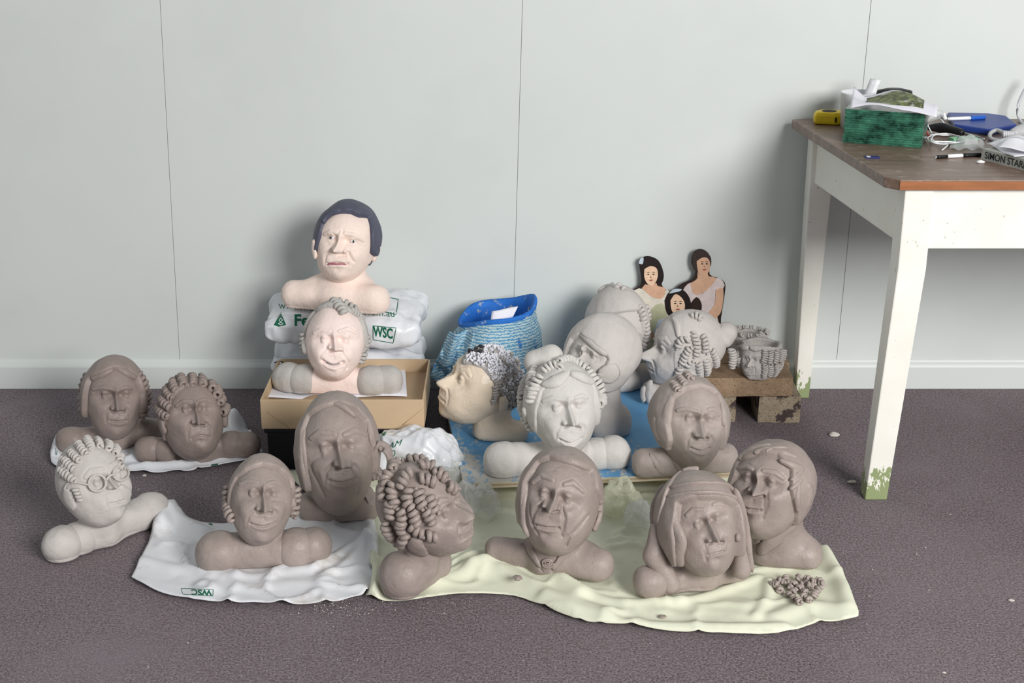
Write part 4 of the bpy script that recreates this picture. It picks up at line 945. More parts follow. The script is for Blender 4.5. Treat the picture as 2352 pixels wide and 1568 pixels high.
# --- cut-out print of three women leaning on the wall (generic figures)
YC0 = -.024
def fmat(n, c): return mat('print_'+n, c, .35, .10, 60, 0, spec=.4)
pm = dict(hair=fmat('dark_hair', (36, 28, 28)), hair2=fmat('brown_hair', (58, 48, 44)), skin=fmat('skin', (234, 200, 172)), skin2=fmat('shaded_skin', (216, 174, 146)), dress=fmat('cream_dress', (224, 218, 204)), dress2=fmat('pink_white_dress', (220, 206, 204)), sage=fmat('sage_skirt', (190, 192, 160)), dark=fmat('dark_gap', (48, 36, 32)), lip=fmat('lips', (166, 84, 76)), pale=fmat('pale_blue', (196, 210, 220)), outline=fmat('card_edge', (70, 62, 60)), gold=fmat('gold', (150, 116, 80)))
CO = empty('photo_cutout', (ony(1565, 860, YC0).x, YC0, .0), 'cut-out colour print of three women in pale dresses leaning on wall', 'cutout')
def card(nm, P, lay, m, smooth=True, par=None):
    Q = resample(P+[P[0]], max(24, len(P)*5))[0][:-1] if smooth else np.array(P, float)
    yf_ = YC0-.0007*lay; f3 = [ony(x, y, yf_) for x, y in Q]; b3_ = [p+Vector((0, .0014, 0)) for p in f3]; n = len(f3)
    F = [tuple(range(n-1, -1, -1)), tuple(range(n, 2*n))]+[(i, (i+1) % n, n+(i+1) % n, n+i) for i in range(n)]
    return mk(nm, f3+b3_, F, m, par or CO, smooth=False)
card('card_backing', [(1447, 880), (1446, 690), (1452, 668), (1470, 655), (1473, 640), (1468, 600), (1478, 590), (1500, 592), (1520, 612), (1524, 640), (1520, 655), (1540, 672), (1556, 660), (1568, 650), (1590, 640), (1597, 622), (1588, 605), (1592, 580), (1608, 571), (1626, 580), (1633, 598), (1630, 630), (1655, 640), (1666, 652), (1664, 680), (1658, 720), (1656, 745), (1660, 880)], 0, pm['dark'])
# left woman
card('dress', [(1450, 870), (1448, 690), (1455, 668), (1475, 662), (1495, 678), (1520, 674), (1536, 664), (1540, 690), (1535, 760), (1540, 872)], 1, pm['dress']); card('skirt', [(1482, 872), (1484, 760), (1500, 705), (1530, 705), (1532, 800), (1535, 872)], 2, pm['sage'])
card('neckline', [(1474, 662), (1482, 652), (1484, 640), (1508, 642), (1510, 656), (1528, 662), (1524, 682), (1512, 686), (1495, 680)], 2, pm['skin2'])
card('arm', [(1466, 690), (1478, 694), (1486, 745), (1503, 770), (1494, 776), (1476, 755)], 3, pm['skin2']); card('letter', [(1500, 765), (1512, 735), (1530, 730), (1526, 765)], 3, pm['pale'], False)
card('hair', [(1469, 610), (1474, 593), (1490, 588), (1512, 598), (1523, 622), (1524, 640), (1516, 653), (1505, 650), (1490, 654), (1474, 648), (1473, 630)], 3, pm['hair']); card('face', [(1480, 618), (1494, 611), (1508, 616), (1511, 632), (1506, 648), (1496, 656), (1486, 650), (1480, 636)], 4, pm['skin'])
card('headband', [(1467, 605), (1471, 594), (1478, 592), (1476, 606)], 4, pm['pale'])
# right woman
card('dress', [(1570, 872), (1566, 700), (1570, 664), (1588, 648), (1600, 660), (1612, 676), (1630, 650), (1650, 637), (1664, 652), (1660, 664), (1644, 668), (1646, 720), (1652, 755), (1655, 872)], 1, pm['dress2'])
card('neckline', [(1586, 650), (1601, 640), (1604, 622), (1624, 626), (1628, 634), (1645, 640), (1625, 665), (1606, 676), (1592, 672)], 2, pm['skin2'])
card('arm', [(1644, 666), (1660, 662), (1661, 690), (1654, 720), (1632, 738), (1612, 744), (1606, 738), (1630, 715), (1642, 695)], 3, pm['skin2'])
card('shadow_gap', [(1584, 700), (1600, 682), (1612, 700), (1606, 730), (1590, 742)], 2, pm['dark'])
card('hair', [(1590, 600), (1592, 580), (1606, 572), (1622, 578), (1633, 592), (1632, 612), (1622, 600), (1606, 598), (1600, 622), (1592, 616)], 3, pm['hair2']); card('face', [(1600, 600), (1612, 592), (1624, 592), (1631, 604), (1628, 624), (1616, 632), (1604, 626)], 4, pm['skin2'])
# middle woman
card('hair', [(1527, 690), (1536, 672), (1552, 663), (1572, 668), (1586, 690), (1584, 716), (1572, 728), (1540, 726), (1530, 712)], 5, pm['hair']); card('face', [(1540, 690), (1550, 676), (1562, 680), (1572, 694), (1572, 712), (1562, 726), (1550, 722), (1542, 710)], 6, pm['skin'])
card('shoulder', [(1528, 760), (1534, 738), (1550, 724), (1566, 728), (1574, 742), (1570, 765)], 5, pm['skin'])
card('headdress', [(1536, 674), (1548, 664), (1566, 664), (1560, 669), (1546, 672)], 6, pm['pale'])
for cx_, cy_, sc_, sk, fl_ in ((1495, 632, 1.0, 5, 0), (1618, 608, .9, 5, 0), (1557, 699, 1.0, 7, 0)):
    for dx in (-6, 6): card('eye', [(cx_+dx*sc_-3.0, cy_-2), (cx_+dx*sc_, cy_-3.6), (cx_+dx*sc_+3.0, cy_-2), (cx_+dx*sc_, cy_-.8)], sk, pm['dark']); card('eyebrow', [(cx_+dx*sc_-4, cy_-6), (cx_+dx*sc_, cy_-7.8), (cx_+dx*sc_+4, cy_-6), (cx_+dx*sc_, cy_-6.4)], sk, pm['hair2'])
    card('nose', [(cx_-1, cy_), (cx_+1.6, cy_+6), (cx_-1.6, cy_+6)], sk, pm['gold'], False); card('mouth', [(cx_-5, cy_+11), (cx_, cy_+10), (cx_+5, cy_+10.5), (cx_, cy_+13.4)], sk, pm['lip'])
# ------------------------------------------------------------------ the busts themselves (traced points in photo pixels)
def wire(s, P, r, m=None, name='strip', lift=1.0, n=40, torso=False):
    Q, N = s.pts(P, torso); Q = [q+nn*lift*s.sc for q, nn in zip(Q, N)]; V, F = tube(Q, r*s.sc, n); return mk(name, V, F, m or s.m, s.root)
Bust.wire = wire
def ringpts(cx, cy, rx, ry, ang=0, k=12):
    c, s_ = math.cos(math.radians(ang)), math.sin(math.radians(ang))
    P = [(cx+rx*math.cos(t)*c-ry*math.sin(t)*s_, cy+rx*math.cos(t)*s_+ry*math.sin(t)*c) for t in np.linspace(0, 2*math.pi, k+1)]; return P
def free(s, pts, dy): return [tuple(ony(x, y, s.Y0+dy*s.sc)) for x, y in pts]
Bust.free = free
def rose(s, x, y, R):
    c, n = s.hit(x, y, True, True); P = []
    for i in range(26):
        a = i*.62; r = R*(1-i/30); P.append((x+r*math.cos(a), y+r*.8*math.sin(a)))
    s.wire(P, R*.2, name='rosette', lift=R*.25, n=60, torso=True)
def pot(s, cut=.55, t=7):
    V = s.V0+s.Off; V = V+s.N0*((lump(V, 40, s.seed)*.8)*.0008)[:, None]
    wavy = s.D[:, 2]+.03*np.sin(4*np.arctan2(s.D[:, 0], s.D[:, 1])); keep = wavy < cut; bot = V[:, 2] < s.zb+.0006
    V[bot, 2] = s.zb+.0006
    FF = [tuple(f) for f in s.F if keep[f].all()]+[tuple(f[:3]) for f in s.Fp if keep[f].all()]
    us = np.unique(np.concatenate([np.array(f) for f in FF])); mp = -np.ones(len(V), int); mp[us] = np.arange(len(us))
    o = mk('head_pot', V[us], [tuple(mp[list(f)]) for f in FF], s.m, s.root); so = o.modifiers.new('wall', 'SOLIDIFY'); so.thickness = t*s.sc; so.offset = -1; return o
Bust.pot = pot

# 1 painted man with dark hair, on the clay bags
B = Bust('painted_bust', 'peach painted bust with slate-blue hair on the stacked clay bags', .306, PEACH, (770, 708, 30), (798, 556), 70, 90, 76, -14, 4, 6, seed=1)
B.face([(759, 547), (812, 556)], (780, 541), (768, 577), [(762, 574), (788, 581)], [(753, 606), (774, 604), (796, 606)], (778, 630), [[(746, 538), (760, 533), (776, 538)], [(793, 536), (815, 541), (836, 553)]], nose=1.05, ball=False, sock=.7, browh=.7, lip=.6)
B.st([(780, 530), (778, 537)], 3, -2.5); B.st([(787, 528), (786, 537)], 3, -2.5); B.st([(797, 578), (802, 590), (812, 600)], 3, -4)
B.head()
m_eyew = mat('white_eye_paint', (240, 240, 244), .3, .02, bump=0); m_lip = mat('mauve_lip_paint', (170, 104, 120), .5, .1, bump=0)
for x, y in ((760, 546), (812, 555)):
    e = B.lock([(x-6, y), (x, y), (x+6, y)], [1.5, 3.8, 1.5], 2.2, m_eyew, 'eye', lift=-1.6); B.lock([(x-2.2, y), (x, y), (x+2.0, y)], [1.4, 2.6, 1.4], 1.4, m_ink, 'pupil', lift=-.2, n=10, parent=e)
B.lock([(753, 606), (764, 603.5), (776, 605), (796, 606)], [1.2, 2.2, 3.2, 1.2], 2.2, m_lip, 'lips', lift=1.5)
B.blob('shoulders', [(680, 677, 35, 778, 682, 36, '.75', '.8'), (778, 682, 36, 860, 689, 36, '.8', '.75'), (740, 660, 28, 835, 664, 28, 0, 0), (782, 672, 40, 792, 615, 48, 0, 0)], k=28, pn=2.1)
B.cap([(733, 562), (741, 532), (748, 508), (762, 495), (785, 489), (806, 489), (824, 497), (844, 501), (850, 522), (853, 550), (850, 580), (864, 590)], 7, HAIRBLUE, nape=-.35, edge=2)
B.ear([(729, 550), (727, 570), (731, 592)], [7, 9, 7], 5); B.ear([(864, 562), (869, 580), (862, 606)], [8, 12, 7], 5)
B.lock([(746, 515), (752, 503), (765, 492), (785, 486)], [3, 5, 6, 5], 6, HAIRBLUE, lift=.6); B.lock([(848, 500), (853, 530), (854, 560), (852, 582)], [5, 6, 6, 5], 6, HAIRBLUE, 'sideburn', lift=.4)
B.lock([(846, 606), (854, 604), (860, 598)], [2, 4, 3], 4, HAIRBLUE, 'hair_strand')

# 2 pale pink bust with grey sleeves, in the tray
B = Bust('painted_bust', 'pale pink bust with grey puff sleeves sitting in the cardboard tray', pz+.003, PINK, (770, 901, 26), (770, 784), 67, 86, 74, 2, 8, 2, seed=2)
B.face([(743, 780), (796, 781)], (767, 770), (770, 803), [(756, 801), (784, 805)], [(742, 829), (763, 839), (786, 833)], (771, 858), [[(722, 765), (736, 757), (757, 760)], [(779, 761), (798, 756), (816, 765)]], cheek=1.1, open_=.7, fold=.6, sock=.7)
B.st([(788, 815), (800, 832), (797, 846)], 3, -3.5); B.head()
m_gm = mat('grey_mouth_paint', (150, 148, 152), .6, .05, bump=0); B.lock([(748, 832), (763, 838), (782, 834)], [1, 2.6, 1], 1.6, m_gm, 'mouth', lift=-.9)
B.blob('shoulders', [(690, 874, 30, 860, 876, 30, '.78', '.78'), (770, 872, 34, 770, 836, 40, 0, 0)], k=16)
for P in ([(663, 868, 33, 670, 870, 33, '.75', '.75')], [(694, 872, 33, 702, 872, 33, '.78', '.78')], [(850, 876, 33, 860, 876, 33, '.78', '.78')], [(888, 874, 33, 892, 874, 33, '.75', '.75')]): B.blob('sleeve', P, GREYPAINT)
B.cap([(706, 806), (703, 768), (708, 738), (724, 718), (752, 707), (790, 714), (820, 730), (833, 762), (836, 806)], 8, GREYPAINT, nape=-.3)
for P, R, r in (([(764, 699), (776, 706), (790, 724)], 13, 5.4), ([(786, 702), (800, 710), (814, 722)], 13, 5.2), ([(802, 716), (820, 728), (832, 740)], 10, 4.4), ([(768, 694), (786, 694)], 12, 5.4), ([(703, 768), (701, 788), (704, 808)], 11, 4.6), ([(850, 764), (854, 784), (850, 804)], 11, 4.6), ([(836, 806), (833, 820), (830, 838)], 10, 4.4)): B.coil(P, R, r, GREYPAINT)
B.lock([(836, 745), (841, 775), (840, 808)], [6, 8, 6], 6, GREYPAINT)

# 3 dark bust with parted hair, back left
B = Bust('clay_bust', 'dark brown bust with centre parting and side ringlets at back left', .013, BROWN2, (262, 1032, 28), (265, 914), 64, 90, 74, 2, 4, 0, seed=3)
B.face([(238, 908), (293, 907)], (267, 898), (268, 941), [(255, 942), (281, 942)], [(252, 967), (269, 968), (287, 966)], (267, 990), [[(216, 894), (238, 890), (260, 897)], [(273, 898), (286, 891), (304, 892)]], nose=.9)
B.head()
B.blob('shoulders', [(165, 1010, 25, 350, 988, 27, '.8', '.8'), (266, 1000, 40, 266, 950, 44, 0, 0)], k=16)
B.blob('sleeve', [(160, 1010, 28, 168, 1010, 28, '.8', '.8')]); B.blob('sleeve', [(338, 988, 28, 344, 988, 28, '.8', '.8')]); B.blob('sleeve', [(366, 984, 25, 370, 984, 25, '.8', '.8')])
B.cap([(206, 965), (203, 905), (212, 872), (238, 860), (262, 850), (290, 854), (311, 870), (323, 905), (324, 965)], 9, nape=-.35)
B.lock([(262, 850), (240, 858), (212, 872)], [4, 9, 7], 6); B.lock([(261, 843), (285, 854), (311, 869)], [4, 9, 7], 6)
for P in ([(206, 858), (197, 880), (194, 903)], [(194, 905), (195, 928), (200, 950)], [(312, 860), (322, 880), (328, 900)], [(331, 895), (333, 915), (330, 930)], [(331, 930), (328, 945), (320, 958)]): B.coil(P, 13, 5.6)

# 4 dark curly bust beside it
B = Bust('clay_bust', 'dark brown bust with a crown of ringlets and a downturned mouth', .013, BROWN2, (455, 1060, 28), (443, 958), 70, 90, 78, 4, 2, -9, jaw=0.05, seed=4)
B.face([(423, 940), (473, 936)], (451, 929), (454, 974), [(441, 975), (465, 976)], [(440, 1008), (458, 1000), (478, 1004)], (463, 1024), [[(404, 932), (420, 922), (438, 920)], [(455, 922), (471, 917), (490, 924)]], nose=1.05)
B.head()
B.blob('shoulders', [(350, 1032, 27, 555, 1024, 27, '.8', '.8'), (462, 1035, 38, 455, 990, 42, 0, 0)], k=16)
for P in ([(338, 1032, 29, 344, 1032, 29, '.8', '.8')], [(380, 1034, 27, 386, 1034, 27, '.8', '.8')], [(528, 1022, 30, 532, 1022, 30, '.8', '.8')], [(562, 1022, 28, 566, 1022, 28, '.8', '.8')]): B.blob('sleeve', P)
B.cap([(378, 990), (381, 950), (396, 914), (425, 890), (460, 883), (490, 895), (506, 922), (513, 962), (513, 990)], 5, nape=-.35)
B.fan([(360, 932), (370, 896), (394, 868), (425, 855), (460, 856), (490, 872), (507, 900), (516, 930)], [(388, 958), (400, 920), (414, 899), (436, 889), (460, 886), (482, 896), (497, 918), (508, 948)], 11, 12, 5.0)
B.fan([(372, 905), (396, 880), (425, 868), (460, 866), (488, 880), (505, 908)], [(352, 910), (380, 862), (420, 842), (465, 842), (500, 862), (520, 900)], 7, 11, 5.0)
B.ear([(374, 958), (376, 978), (384, 994)], [9, 13, 9], 5); B.ear([(514, 945), (520, 962), (518, 982)], [8, 11, 6], 5)

# 5 pale bust with spectacles on the carpet
B = Bust('clay_bust', 'pale grey bust wearing round spectacles on the carpet at far left', .004, GREY2, (250, 1258, 32), (213, 1106), 80, 98, 88, 18, 0, -17, jaw=0.22, seed=5)
B.face([(223, 1109), (275, 1087)], (252, 1090), (263, 1120), [(251, 1124), (276, 1115)], [(254, 1158), (275, 1152), (293, 1141)], (270, 1180), [[(197, 1096), (210, 1081), (234, 1076)], [(253, 1069), (266, 1063), (281, 1065)]], nose=.8, cheek=.8, fold=.6, sock=.8, browh=.6)
B.head()
B.blob('shoulders', [(142, 1250, 36, 343, 1174, 36, '.75', '.75'), (240, 1215, 40, 230, 1165, 48, 0, 0)], k=20)
B.blob('sleeve', [(140, 1250, 41, 146, 1248, 41, '.75', '.75')]); B.blob('sleeve', [(178, 1237, 38, 184, 1235, 38, '.75', '.75')]); B.blob('sleeve', [(345, 1172, 40, 348, 1171, 40, '.75', '.75')]); B.blob('sleeve', [(318, 1184, 37, 322, 1182, 37, '.75', '.75')])
B.fan([(142, 1078), (150, 1052), (168, 1028), (194, 1013), (222, 1008), (248, 1013), (265, 1028), (272, 1048)], [(170, 1100), (174, 1076), (190, 1056), (206, 1041), (228, 1029), (246, 1031), (261, 1044), (272, 1064)], 9, 10.5, 4.2)
for P in ([(142, 1086), (158, 1094), (176, 1104)], [(174, 1120), (181, 1134), (187, 1148)], [(150, 1070), (162, 1084)], [(272, 1066), (278, 1080)]): B.coil(P, 9.5, 4.0)
for x, y, rx, ry in ((223, 1109, 19, 18), (275, 1087, 17, 16)): B.wire(ringpts(x, y, rx, ry, -20), 2.9, name='spectacle_rim', lift=4, n=60)
B.wire([(241, 1103), (249, 1093), (260, 1090)], 2.6, name='spectacle_bridge', lift=7); B.wire([(204, 1113), (180, 1108), (158, 1110), (150, 1122)], 2.6, name='spectacle_arm', lift=3)
B.ear([(158, 1122), (158, 1145), (174, 1168)], [11, 17, 9], 5, lift=.3)

# 6 smiling bust on the large white bag
B = Bust('clay_bust', 'brown smiling bust with parted hair and side ringlets on white bag', .013, BROWN, (600, 1300, 40), (602, 1146), 70, 97, 84, 0, 6, 1, jaw=0.08, seed=6)
B.face([(577, 1132), (632, 1134)], (606, 1120), (606, 1174), [(590, 1173), (619, 1175)], [(576, 1202), (601, 1209), (630, 1201)], (603, 1236), [[(553, 1112), (566, 1105), (591, 1107)], [(615, 1110), (633, 1107), (653, 1119)]], cheek=1.5, eye=1.2, lip=.7)
B.st([(632, 1163)], 18, 3); B.st([(624, 1150), (632, 1148), (655, 1152)], 3, -3); B.head()
B.blob('shoulders', [(500, 1268, 42, 705, 1256, 40, '.78', '.78'), (603, 1262, 40, 603, 1200, 46, 0, 0)], k=14)
B.blob('sleeve', [(498, 1268, 46, 504, 1268, 46, '.78', '.78')]); B.blob('sleeve', [(676, 1258, 43, 682, 1257, 43, '.78', '.78')]); B.blob('sleeve', [(716, 1254, 40, 720, 1252, 40, '.8', '.8')])
B.cap([(531, 1190), (533, 1132), (546, 1098), (575, 1077), (603, 1068), (640, 1080), (662, 1102), (672, 1132), (674, 1190)], 6, nape=-.35)
B.lock([(601, 1062), (570, 1073), (542, 1096), (526, 1124)], [6, 9, 9, 5], 6); B.lock([(604, 1060), (640, 1075), (662, 1098), (669, 1124)], [6, 10, 9, 5], 6)
for P in ([(522, 1112), (524, 1135), (529, 1152)], [(529, 1154), (533, 1175), (540, 1192)], [(675, 1116), (679, 1135), (676, 1152)], [(675, 1154), (673, 1172), (670, 1188)]): B.coil(P, 14, 5.8)

# 7 tall long-faced bust behind
B = Bust('clay_bust', 'tall brown bust with long face and swept hair before the crate', .013, BROWN, (778, 1192, 32), (776, 1040), 88, 134, 100, 3, 6, -2, seed=7)
B.face([(741, 1030), (812, 1022)], (776, 1014), (785, 1072), [(770, 1071), (801, 1074)], [(757, 1104), (782, 1109), (814, 1101)], (788, 1150), [[(716, 1006), (735, 993), (768, 996)], [(791, 999), (815, 988), (841, 999)]], nose=1.0, cheek=1.0, fold=1.3, eye=.75)
B.st([(716, 1075), (728, 1105), (745, 1140)], 5, -4); B.st([(808, 1085), (826, 1110), (822, 1135)], 5, -4); B.st([(735, 1048), (720, 1058), (712, 1070)], 4, -3); B.st([(830, 1040), (845, 1050)], 5, -3); B.st([(740, 1085), (752, 1120)], 6, 3)
B.head()
B.blob('shoulders', [(715, 1160, 34, 840, 1160, 34, '.85', '.85'), (778, 1160, 46, 778, 1110, 56, 0, 0)], k=18)
B.cap([(716, 1120), (704, 1055), (702, 990), (714, 958), (742, 940), (776, 930), (815, 944), (838, 968), (850, 1012), (858, 1062), (858, 1110)], 9, nape=-.45)
B.lock([(738, 932), (706, 965), (698, 1010), (702, 1060), (711, 1104)], [6, 10, 8, 8, 4], 6); B.lock([(742, 930), (772, 914), (808, 928), (840, 958)], [7, 14, 15, 8], 8); B.lock([(757, 926), (785, 936), (815, 960)], [4, 8, 4], 7)
B.lock([(836, 955), (851, 1000), (860, 1060)], [6, 10, 6], 6)
for P, w in (([(852, 1040), (872, 1024), (890, 1036), (894, 1066), (886, 1092)], [8, 14, 15, 13, 8]), ([(832, 1098), (855, 1084), (880, 1096)], [12, 20, 12]), ([(838, 1120), (850, 1140), (846, 1165)], [12, 20, 12]), ([(866, 1082), (876, 1092), (872, 1112)], [6, 10, 6])): B.lock(B.free(P, -28), w, 6, name='bow')

# 8 curly bust in profile
B = Bust('clay_bust', 'brown bust in right profile, head covered in thick ringlets', .014, BROWN, (930, 1372, 48), (966, 1170), 88, 116, 104, 62, -6, -24, dY=10, seed=8, flat=.05)
B.generic(nw=1.5, nose=.6, open_=.8, cheek=.9, mouth_el=-33, lip=1.5)
B.head()
B.blob('shoulders', [(925, 1322, 50, 1000, 1290, 38, '.8', '.85'), (965, 1290, 40, 975, 1225, 48, 0, 0)], k=16)
B.blob('sleeve', [(924, 1320, 54, 928, 1318, 52, '.82', '.82')])
for P in ([(908, 1083), (893, 1098), (892, 1118)], [(945, 1085), (930, 1103), (924, 1124)], [(908, 1112), (905, 1138), (916, 1162)], [(944, 1122), (938, 1148), (946, 1168)], [(962, 1122), (966, 1148), (974, 1168)], [(922, 1164), (928, 1184), (924, 1204)], [(948, 1168), (954, 1188), (960, 1204)], [(976, 1165), (985, 1183), (990, 1200)], [(888, 1196), (897, 1216), (908, 1234)], [(922, 1200), (930, 1218), (940, 1230)], [(945, 1200), (958, 1214), (972, 1222)], [(904, 1236), (918, 1250), (934, 1262)], [(926, 1056), (906, 1068), (908, 1084)], [(934, 1052), (956, 1048), (980, 1060)], [(962, 1075), (980, 1073), (996, 1080)], [(994, 1084), (1010, 1094), (1022, 1108)], [(974, 1222), (988, 1226), (1002, 1230)], [(1024, 1118), (1034, 1124), (1044, 1132)], [(962, 1100), (982, 1104), (998, 1114)], [(900, 1150), (902, 1175), (905, 1190)], [(884, 1120), (886, 1150)], [(930, 1230), (926, 1250), (922, 1266)], [(986, 1140), (992, 1160), (1000, 1180)]): B.coil(P, 15.5, 7.0, pit=1.75)
B.lock([(868, 1116), (874, 1150), (884, 1192)], [14, 21, 18], 5, name='hair_slab'); B.ear([(962, 1230), (957, 1250), (974, 1270)], [13, 20, 13], 6)

# 9 old man, front middle
B = Bust('clay_bust', 'brown old man bust with heavy jowls and rosette collar, front centre', .018, BROWN, (1262, 1320, 36), (1286, 1150), 90, 116, 100, -5, 4, 7, jaw=0.08, seed=9)
B.face([(1244, 1132), (1306, 1148)], (1277, 1130), (1264, 1176), [(1247, 1168), (1283, 1175)], [(1231, 1206), (1257, 1212), (1283, 1214)], (1262, 1248), [[(1225, 1108), (1245, 1093), (1270, 1103)], [(1297, 1113), (1315, 1108), (1339, 1129)]], nose=1.15, cheek=.9, fold=1.7, browh=1.3)
B.st([(1284, 1213), (1291, 1232)], 3, -5); B.st([(1225, 1085), (1270, 1080), (1330, 1090)], 2.4, -2.2); B.st([(1232, 1074), (1280, 1070), (1330, 1080)], 2.4, -2); B.st([(1354, 1184), (1334, 1212), (1309, 1232), (1301, 1256)], 2.6, -5); B.st([(1345, 1180), (1322, 1206), (1305, 1222)], 7, 3); B.st([(1218, 1160), (1222, 1195), (1236, 1225)], 4, -3)
B.head()
B.blob('shoulders', [(1142, 1262, 32, 1250, 1275, 36, '.8', '.8'), (1262, 1280, 38, 1372, 1298, 38, '.8', '.72'), (1280, 1262, 40, 1345, 1280, 38, 0, 0), (1262, 1285, 40, 1280, 1210, 62, 0, 0)], k=26, pn=2.2, grooves=[([(1200, 1250), (1225, 1285), (1245, 1312)], 3, -4), ([(1330, 1255), (1290, 1285), (1268, 1312)], 3, -4)])
B.cap([(1216, 1240), (1207, 1172), (1213, 1112), (1240, 1066), (1264, 1056), (1310, 1068), (1354, 1084), (1364, 1125), (1378, 1158), (1381, 1190)], 9, nape=-.45)
B.lock([(1244, 1048), (1216, 1085), (1206, 1140), (1205, 1195), (1217, 1230)], [5, 11, 10, 9, 6], 7); B.lock([(1246, 1046), (1292, 1052), (1335, 1066), (1366, 1082)], [6, 15, 15, 8], 8); B.lock([(1362, 1084), (1374, 1118), (1382, 1156)], [9, 17, 12], 7)
B.ear([(1376, 1172), (1379, 1196), (1370, 1224)], [9, 14, 9], 6)
B.lock([(1210, 1238), (1222, 1268), (1243, 1302)], [6, 10, 6], 4, name='collar', torso=True); B.lock([(1338, 1240), (1302, 1272), (1268, 1308)], [10, 14, 8], 4, name='collar', torso=True); rose(B, 1259, 1291, 14)

# 10 woman in bonnet and veil
B = Bust('clay_bust', 'brown woman bust with ribbed bonnet and hanging veil', .016, BROWN, (1590, 1360, 32), (1606, 1204), 84, 110, 98, 15, 4, -8, seed=10)
B.face([(1600, 1206), (1652, 1188)], (1628, 1190), (1649, 1243), [(1632, 1247), (1666, 1244)], [(1629, 1276), (1646, 1270), (1662, 1267)], (1640, 1300), [[(1578, 1183), (1592, 1171), (1616, 1170)], [(1638, 1160), (1650, 1157), (1664, 1162)]], nose=1.0, fold=.7, eye=.8)
B.st([(1615, 1240), (1622, 1262), (1622, 1285)], 4, -3.5); B.st([(1602, 1225)], 16, 3)
B.head()
B.blob('shoulders', [(1530, 1335, 30, 1692, 1302, 32, '.8', '.8'), (1612, 1315, 40, 1605, 1265, 50, 0, 0)], k=18)
B.blob('sleeve', [(1492, 1336, 36, 1500, 1334, 36, '.8', '.8')])
B.cap([(1566, 1300), (1560, 1210), (1566, 1160), (1602, 1148), (1650, 1150), (1680, 1166), (1688, 1212), (1692, 1300)], 16, nape=-.55, name='bonnet')
for P, w in (([(1514, 1102), (1506, 1145), (1510, 1195), (1526, 1242)], 3.6), ([(1572, 1094), (1552, 1128), (1538, 1168), (1530, 1204)], 3.6), ([(1552, 1132), (1600, 1123), (1650, 1126), (1674, 1142)], 3.2), ([(1546, 1150), (1600, 1140), (1650, 1143), (1682, 1160)], 4.4), ([(1570, 1090), (1590, 1092), (1604, 1093)], 4)): B.lock(P, w, 7, name='bonnet_rib', lift=2.3)
B.lock([(1564, 1168), (1556, 1195), (1568, 1235), (1562, 1268), (1568, 1292)], [5, 12, 15, 16, 10], 9, name='hair_lobe', lift=.9)
B.blob('veil', [(1690, 1170, 12, 1700, 1230, 16, -16, -22), (1700, 1230, 16, 1704, 1306, 22, -22, -28)], k=12); B.lock(B.free([(1684, 1124), (1702, 1175), (1714, 1240), (1724, 1312)], -34), [5, 6, 6, 6], 8, name='veil_edge')
B.blob('veil', [(1508, 1215, 14, 1502, 1275, 22, -14, -26), (1502, 1275, 22, 1540, 1338, 26, -26, -34)], k=14); B.ear([(1690, 1188), (1694, 1214), (1688, 1242)], [8, 13, 8], 6)

# 11 man with jagged fringe
B = Bust('clay_bust', 'brown bust with jagged fringe looking left, at right end of cloth', .013, BROWN, (1800, 1302, 36), (1772, 1122), 90, 110, 100, -26, -2, 10, jaw=0.22, seed=11)
B.face([(1712, 1096), (1771, 1110)], (1740, 1088), (1731, 1138), [(1716, 1131), (1747, 1138)], [(1699, 1164), (1720, 1170), (1746, 1173)], (1728, 1204), [[(1699, 1076), (1714, 1072), (1729, 1078)], [(1755, 1081), (1780, 1085), (1799, 1099)]], nose=1.15, fold=.8)
B.st([(1752, 1120), (1756, 1150), (1752, 1190)], 4, -3); B.head()
B.blob('shoulders', [(1755, 1268, 32, 1852, 1276, 32, '.7', '.72'), (1800, 1225, 40, 1850, 1270, 34, 0, 0), (1785, 1250, 44, 1782, 1190, 62, 0, 0)], k=26, pn=2.2)
B.cap([(1694, 1090), (1700, 1062), (1740, 1044), (1785, 1048), (1815, 1078), (1814, 1122), (1826, 1180)], 7, nape=-.4)
for P, w in (([(1770, 1036), (1800, 1044), (1828, 1056)], [4, 8, 4]), ([(1788, 1058), (1815, 1070), (1840, 1080)], [4, 9, 5]), ([(1836, 1076), (1826, 1092), (1811, 1103)], [6, 7, 3]), ([(1834, 1100), (1822, 1113), (1810, 1124)], [6, 7, 3]), ([(1828, 1108), (1826, 1140), (1828, 1172)], [5, 8, 4]), ([(1702, 1060), (1734, 1036), (1772, 1027)], [4, 9, 5]), ([(1735, 1046), (1762, 1036), (1790, 1034)], [3, 6, 3]), ([(1760, 1044), (1780, 1034), (1806, 1036)], [3, 6, 3])): B.lock(P, w, 6, lift=.9)
B.ear([(1848, 1108), (1855, 1132), (1846, 1166)], [8, 13, 9], 6); B.lock([(1744, 1272), (1775, 1240), (1832, 1200)], [10, 17, 10], 5, name='collar', torso=True); B.lock([(1728, 1244), (1738, 1240), (1752, 1238)], [5, 9, 6], 6, name='neckerchief', torso=True)

